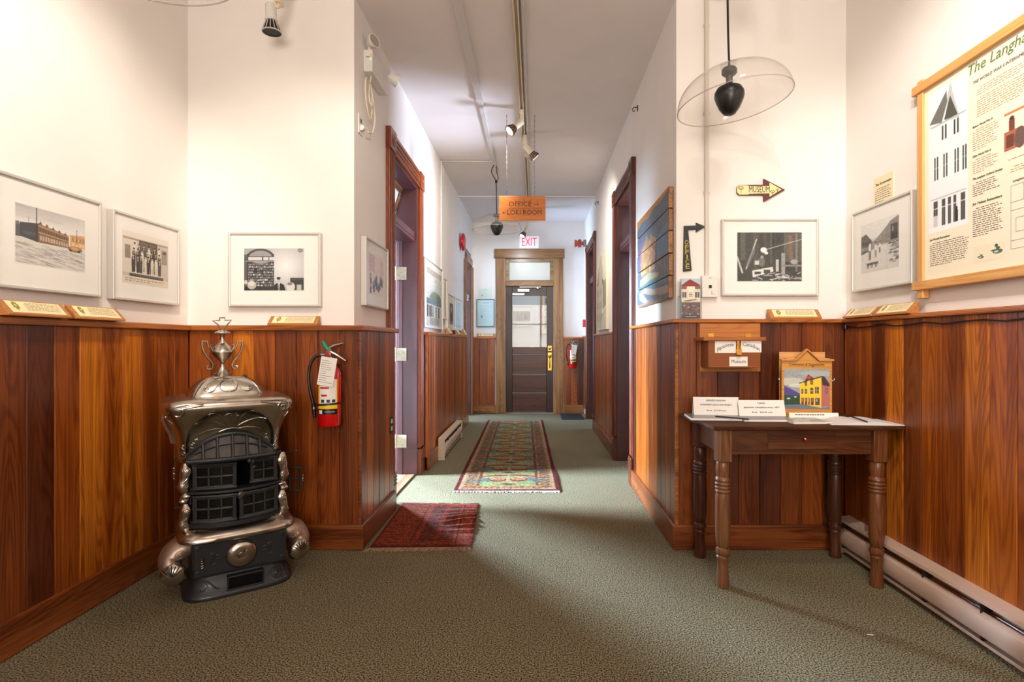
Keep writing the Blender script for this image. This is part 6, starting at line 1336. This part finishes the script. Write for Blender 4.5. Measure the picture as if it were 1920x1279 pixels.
# nickel scroll columns at the front corners
def column(s, tops):
    x0 = cxb+s*.196; y0 = -.135; res = []
    for z0, z1, w in tops:
        n = 22; N = 16; rings = []
        for i in range(n+1):
            u = i/n; z = z0+(z1-z0)*u; env = math.sin(PI*min(max(u, .04), .96))**.35
            r = w*env*(1+.16*math.sin(2*PI*u*1.5+.6)); cx = x0+s*.006*math.sin(2*PI*u)
            rings.append([(cx+r*math.cos(2*PI*k/N), y0-.006+r*.75*math.sin(2*PI*k/N), z) for k in range(N)])
        q = MB(); q.loft(rings); c = q.build('scroll_column', NICK, ST, smooth=True, angle=180); h = z1-z0; tr = bvh(c)
        L = []
        k = max(1, round(h/.062))
        for j in range(k):
            zc_ = z0+h*(j+.5)/k; f = 1 if (j % 2) else -1
            L += [spiral(x0+f*.003, zc_+.003, .0125, .003, PI*.5, 1.5*f)]
            if j < k-1: L += [bez((x0+f*.012, zc_+.012), (x0+f*.004, zc_+.03), (x0-f*.012, zc_+.034), (x0-f*.008, zc_+.050), 8)]
        relief('scroll_relief', c, tr, L, .0020, NICK)
        relief('scroll_groove', c, tr, [[(x+.0022, z-.0022) for x, z in l] for l in L], .0013, mat('groove_dark', (.06, .045, .035, 1), .6, .5), off=.0004)
for s in (-1, 1): column(s, [(.480, .622, .027), (.438, .484, .024), (.312, .440, .026)])
# hood
HC = -.040
sec = [(.622, .202, .172, .012, 0), (.645, .204, .178, .014, 0), (.68, .206, .182, .018, 0), (.715, .210, .187, .018, 0), (.75, .218, .194, .016, 0), (.785, .232, .205, .014, 0), (.82, .248, .217, .012, 0), (.848, .260, .226, .012, 0), (.868, .263, .229, .012, 0), (.884, .255, .222, .012, 0), (.895, .238, .204, .011, 0), (.901, .205, .172, .010, 0), (.903, .150, .12, .008, 0)]
def lerp_sec(z):
    for a, b in zip(sec, sec[1:]):
        if a[0] <= z <= b[0]: u = (z-a[0])/(b[0]-a[0]); return [p+(q_-p)*u for p, q_ in zip(a, b)]
    return sec[-1]
rings = []; NH = 260
zs = [.622+(.903-.622)*(k/90)**.94 for k in range(91)]
zs2 = np.array([s_[0] for s_ in sec]); 
def smooth_sec(z):
    i = min(max(int(np.searchsorted(zs2, z))-1, 0), len(sec)-2); p0, p1, p2, p3 = [np.array(sec[min(max(j, 0), len(sec)-1)]) for j in (i-1, i, i+1, i+2)]
    u = (z-p1[0])/(p2[0]-p1[0]); return .5*((2*p1)+(p2-p0)*u+(2*p0-5*p1+4*p2-p3)*u*u+(3*p1-p0-3*p2+p3)*u**3)
for z in zs:
    s_ = smooth_sec(z); r = srect(s_[1], s_[2], z, HC, 0, 6.5, NH, bow=s_[3]); out = []
    for x, y, zz_ in r:
        X = (x-HC)
        if y < -.05:
            # arched recess and open mouth at the foot of the front
            arch = (abs(X)/.176)**2.2+((zz_-.70)/.155)**2.2 if zz_ > .70 else (abs(X)/.176)**2.2
            if arch < 1: y += .020*min(1, (1-arch)*6)
        out.append((x, y, zz_))
    rings.append(out)
q = MB(); q.loft(rings, cap0=False); hood = q.build('hood', NICK, ST, smooth=True, angle=60)
# cut the curved mouth: drop faces below the arc of the lip
import bmesh
b = bmesh.new(); b.from_mesh(hood.data)
kill = [f for f in b.faces if (lambda c: c.y < -.03 and c.z < .738-3.0*(c.x-HC)**2 and abs(c.x-HC) < .178)(f.calc_center_median())]
bmesh.ops.delete(b, geom=kill, context='FACES'); b.to_mesh(hood.data); b.free()
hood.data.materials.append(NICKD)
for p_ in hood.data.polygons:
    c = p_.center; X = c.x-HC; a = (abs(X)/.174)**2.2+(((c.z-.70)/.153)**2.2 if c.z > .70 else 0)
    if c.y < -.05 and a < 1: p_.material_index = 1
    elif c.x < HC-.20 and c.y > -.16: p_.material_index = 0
th = bvh(hood)
# arched mica window under the hood, leaning back
def lipz(x): return .738-3.0*(x-HC)**2
q = MB(); n = 24; xs = [HC-.172+.344*k/n for k in range(n+1)]
def WP(x, u, o=0):
    z0 = .633; z1 = lipz(x)+.006; z = z0+(z1-z0)*u; y = -.205-BOW*.55*(1-((x-HC)/.18)**2)+.035*u-o; return (x, y, z)
vs = [WP(x, u) for u in (0, .25, .5, .75, 1) for x in xs]; q.add(vs, [(r_*(n+1)+k, r_*(n+1)+k+1, (r_+1)*(n+1)+k+1, (r_+1)*(n+1)+k) for r_ in range(4) for k in range(n)])
win = q.build('arched_window', MICAL, ST, smooth=True, fix=False)
q = MB(); q.tube([WP(x, 0, .002) for x in xs], .011, 8, up=(0, 0, 1)); q.tube([WP(x, .97, .002) for x in xs], .009, 8, up=(0, 0, 1)); q.tube([WP(x, .60, .003) for x in xs[2:-2]], .005, 6, up=(0, 0, 1))
for X in (-.112, -.058, .0, .058, .112): q.tube([WP(HC+X, 0, .003), WP(HC+X, .5, .003), WP(HC+X, .95, .003)], .0065, 6)
q.build('window_bars', IRON, win, smooth=True)
q = MB(); q.box(HC-.17, HC+.17, -.16, .15, .628, .64); q.build('hood_floor', IRON, ST)
# relief on the recessed fan
L = []; cxr = HC; cz = .772
for a, ln in ((90, .055), (66, .058), (114, .058), (36, .105), (144, .105), (10, .125), (170, .125)):
    ar = math.radians(a); e = (cxr+ln*1.12*math.cos(ar), cz+ln*.9*math.sin(ar)+.006); s = 1 if math.cos(ar) >= 0 else -1
    L.append(bez((cxr+.025*math.cos(ar), cz+.012*math.sin(ar)), (cxr+ln*.5*math.cos(ar), cz+ln*.9*math.sin(ar)+.010), (e[0]-.02*s, e[1]+.014), e)+spiral(e[0]-.006*s, e[1], .007, .002, 0 if s > 0 else PI, -.9*s, 10))
for s in (-1, 1): L += [bez((cxr+s*.02, .758), (cxr+s*.06, .772), (cxr+s*.11, .765), (cxr+s*.145, .725))+spiral(cxr+s*.138, .725, .008, .002, 0, -1*s, 10), spiral(cxr+s*.150, .695, .014, .004, PI/2, 1.2*s)]
L.append(bez((cxr-.05, .750), (cxr-.02, .768), (cxr+.02, .768), (cxr+.05, .750)))
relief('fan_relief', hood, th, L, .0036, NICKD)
L = []
for s in (-1, 1):
    L += [spiral(cxr+s*.205, .850, .024, .005, PI*.45, 1.3*s), bez((cxr+s*.228, .868), (cxr+s*.19, .893), (cxr+s*.15, .880), (cxr+s*.112, .886)), bez((cxr+s*.19, .866), (cxr+s*.16, .874), (cxr+s*.14, .872), (cxr+s*.110, .880)), bez((cxr+s*.238, .85), (cxr+s*.244, .83), (cxr+s*.235, .815), (cxr+s*.22, .80)), spiral(cxr+s*.188, .655, .018, .004, PI*.5, 1.3*s), bez((cxr+s*.18, .68), (cxr+s*.19, .70), (cxr+s*.2, .70), (cxr+s*.19, .65))]
relief('corner_scroll_relief', hood, th, L, .0036, NICK); relief('corner_scroll_groove', hood, th, [[(x+.004, z-.003) for x, z in l] for l in L], .0018, mat('groove_dark', (.06, .045, .035, 1), .6, .5), off=.0004)
q = MB()
for x, z in ((HC-.183, .70), (HC+.183, .71), (HC-.245, .83), (HC+.245, .84)):
    h = th.ray_cast(Vector((x, -1, z)), Vector((0, 1, 0)))
    if h[0]: q.lathe([(0, .006), (.004, .005), (.006, .0), (0, 0)], h[0], 10, Rx(PI/2))
if q.v: q.build('rivet', NICKD, hood, smooth=True)
# rear fin seen at the left side of the hood
q = MB(); rings = []
for z, x, w_ in ((.82, -.245, .03), (.79, -.252, .035), (.75, -.240, .03), (.71, -.222, .024), (.67, -.215, .016)):
    rings.append([(HC+x+.0, .12-w_, z), (HC+x-.012, .12, z), (HC+x, .12+w_, z), (HC+x+.02, .12, z)])
q.loft(rings); q.build('side_bracket', NICKR, ST, smooth=True)
# dome lid
DC = -.046; rings = []
DP = [(0, 1), (.12, .995), (.25, .965), (.4, .91), (.55, .835), (.7, .74), (.82, .64), (.91, .53), (.97, .42), (1, .30)]
for h, k_ in DP: rings.append(srect(.163*k_, .126*k_, .900+.092*h, DC, .01, 3.6, 72))
q = MB(); q.loft([srect(.165, .128, .894, DC, .01, 3.4, 72)]+rings); dome = q.build('dome_lid', NICK, ST, smooth=True, angle=180); td = bvh(dome)
L = [spiral(DC, .935, .030, .030, PI*.72, -.72*1.2, 24), spiral(DC, .935, .024, .024, PI*.72, -.72*1.2, 24)]
L = [bez((DC-.014, .975), (DC-.048, .970), (DC-.040, .918), (DC, .926)), bez((DC+.014, .975), (DC+.048, .970), (DC+.040, .918), (DC, .926))]
for s in (-1, 1): L += [bez((DC+s*.040, .960), (DC+s*.055, .922), (DC+s*.080, .918), (DC+s*.096, .934))+spiral(DC+s*.087, .940, .010, .003, -PI*.3*s if s > 0 else PI*1.3, 1.0*s, 12), bez((DC+s*.095, .972), (DC+s*.112, .955), (DC+s*.13, .93), (DC+s*.137, .905))]
relief('dome_relief', dome, td, L, .0032, NICK); relief('dome_groove', dome, td, [[(x+.003, z-.003) for x, z in l] for l in L], .0015, mat('groove_dark', (.06, .045, .035, 1), .6, .5), off=.0004)
q = MB(); q.lathe([(0, 0), (.006, 0), (.006, .010), (.012, .014), (.013, .020), (.008, .026), (0, .028)], (DC+.080, .02, .966), 14); q.build('lid_knob', IRON, dome, smooth=True)
# urn finial
FC = Vector((-.060, .015, .985)); prof = [(0, 0), (.046, 0), (.046, .006), (.038, .010), (.040, .016), (.030, .022), (.024, .032), (.012, .046), (.008, .058), (.010, .064), (.009, .070), (.018, .082), (.034, .098), (.042, .110), (.045, .117), (.049, .120), (.049, .126), (.044, .132), (.036, .146), (.022, .158), (.012, .170), (.010, .178), (.011, .196), (.013, .206), (.030, .208), (.034, .211), (.033, .216), (.016, .224), (.006, .228), (0, .229)]
fin = MB().lathe(prof, FC, 32).build('urn_finial', NICK, ST, smooth=True, angle=50)
for s in (-1, 1):
    q = MB(); P_ = [(s*.042, .130), (s*.050, .148), (s*.058, .146), (s*.064, .172), (s*.084, .172), (s*.084, .150), (s*.076, .120), (s*.058, .090), (s*.046, .076), (s*.040, .060), (s*.042, .046), (s*.052, .038), (s*.063, .042), (s*.064, .052), (s*.056, .053)]
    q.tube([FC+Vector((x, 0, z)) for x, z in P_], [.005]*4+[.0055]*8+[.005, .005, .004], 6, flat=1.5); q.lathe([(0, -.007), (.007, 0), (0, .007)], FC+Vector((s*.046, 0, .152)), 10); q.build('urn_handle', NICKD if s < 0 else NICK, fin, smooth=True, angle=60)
q = MB(); P_ = [(-.004, .228), (-.016, .250), (-.040, .272), (-.016, .273), (-.012, .273), (-.012, .286), (.010, .287), (.010, .274), (.038, .276), (.022, .256), (.004, .228)]
q.tube([FC+Vector((x, 0, z)) for x, z in P_], .0034, 6, flat=1.6); q.build('finial_crown', NICKD, fin, smooth=True, angle=60)
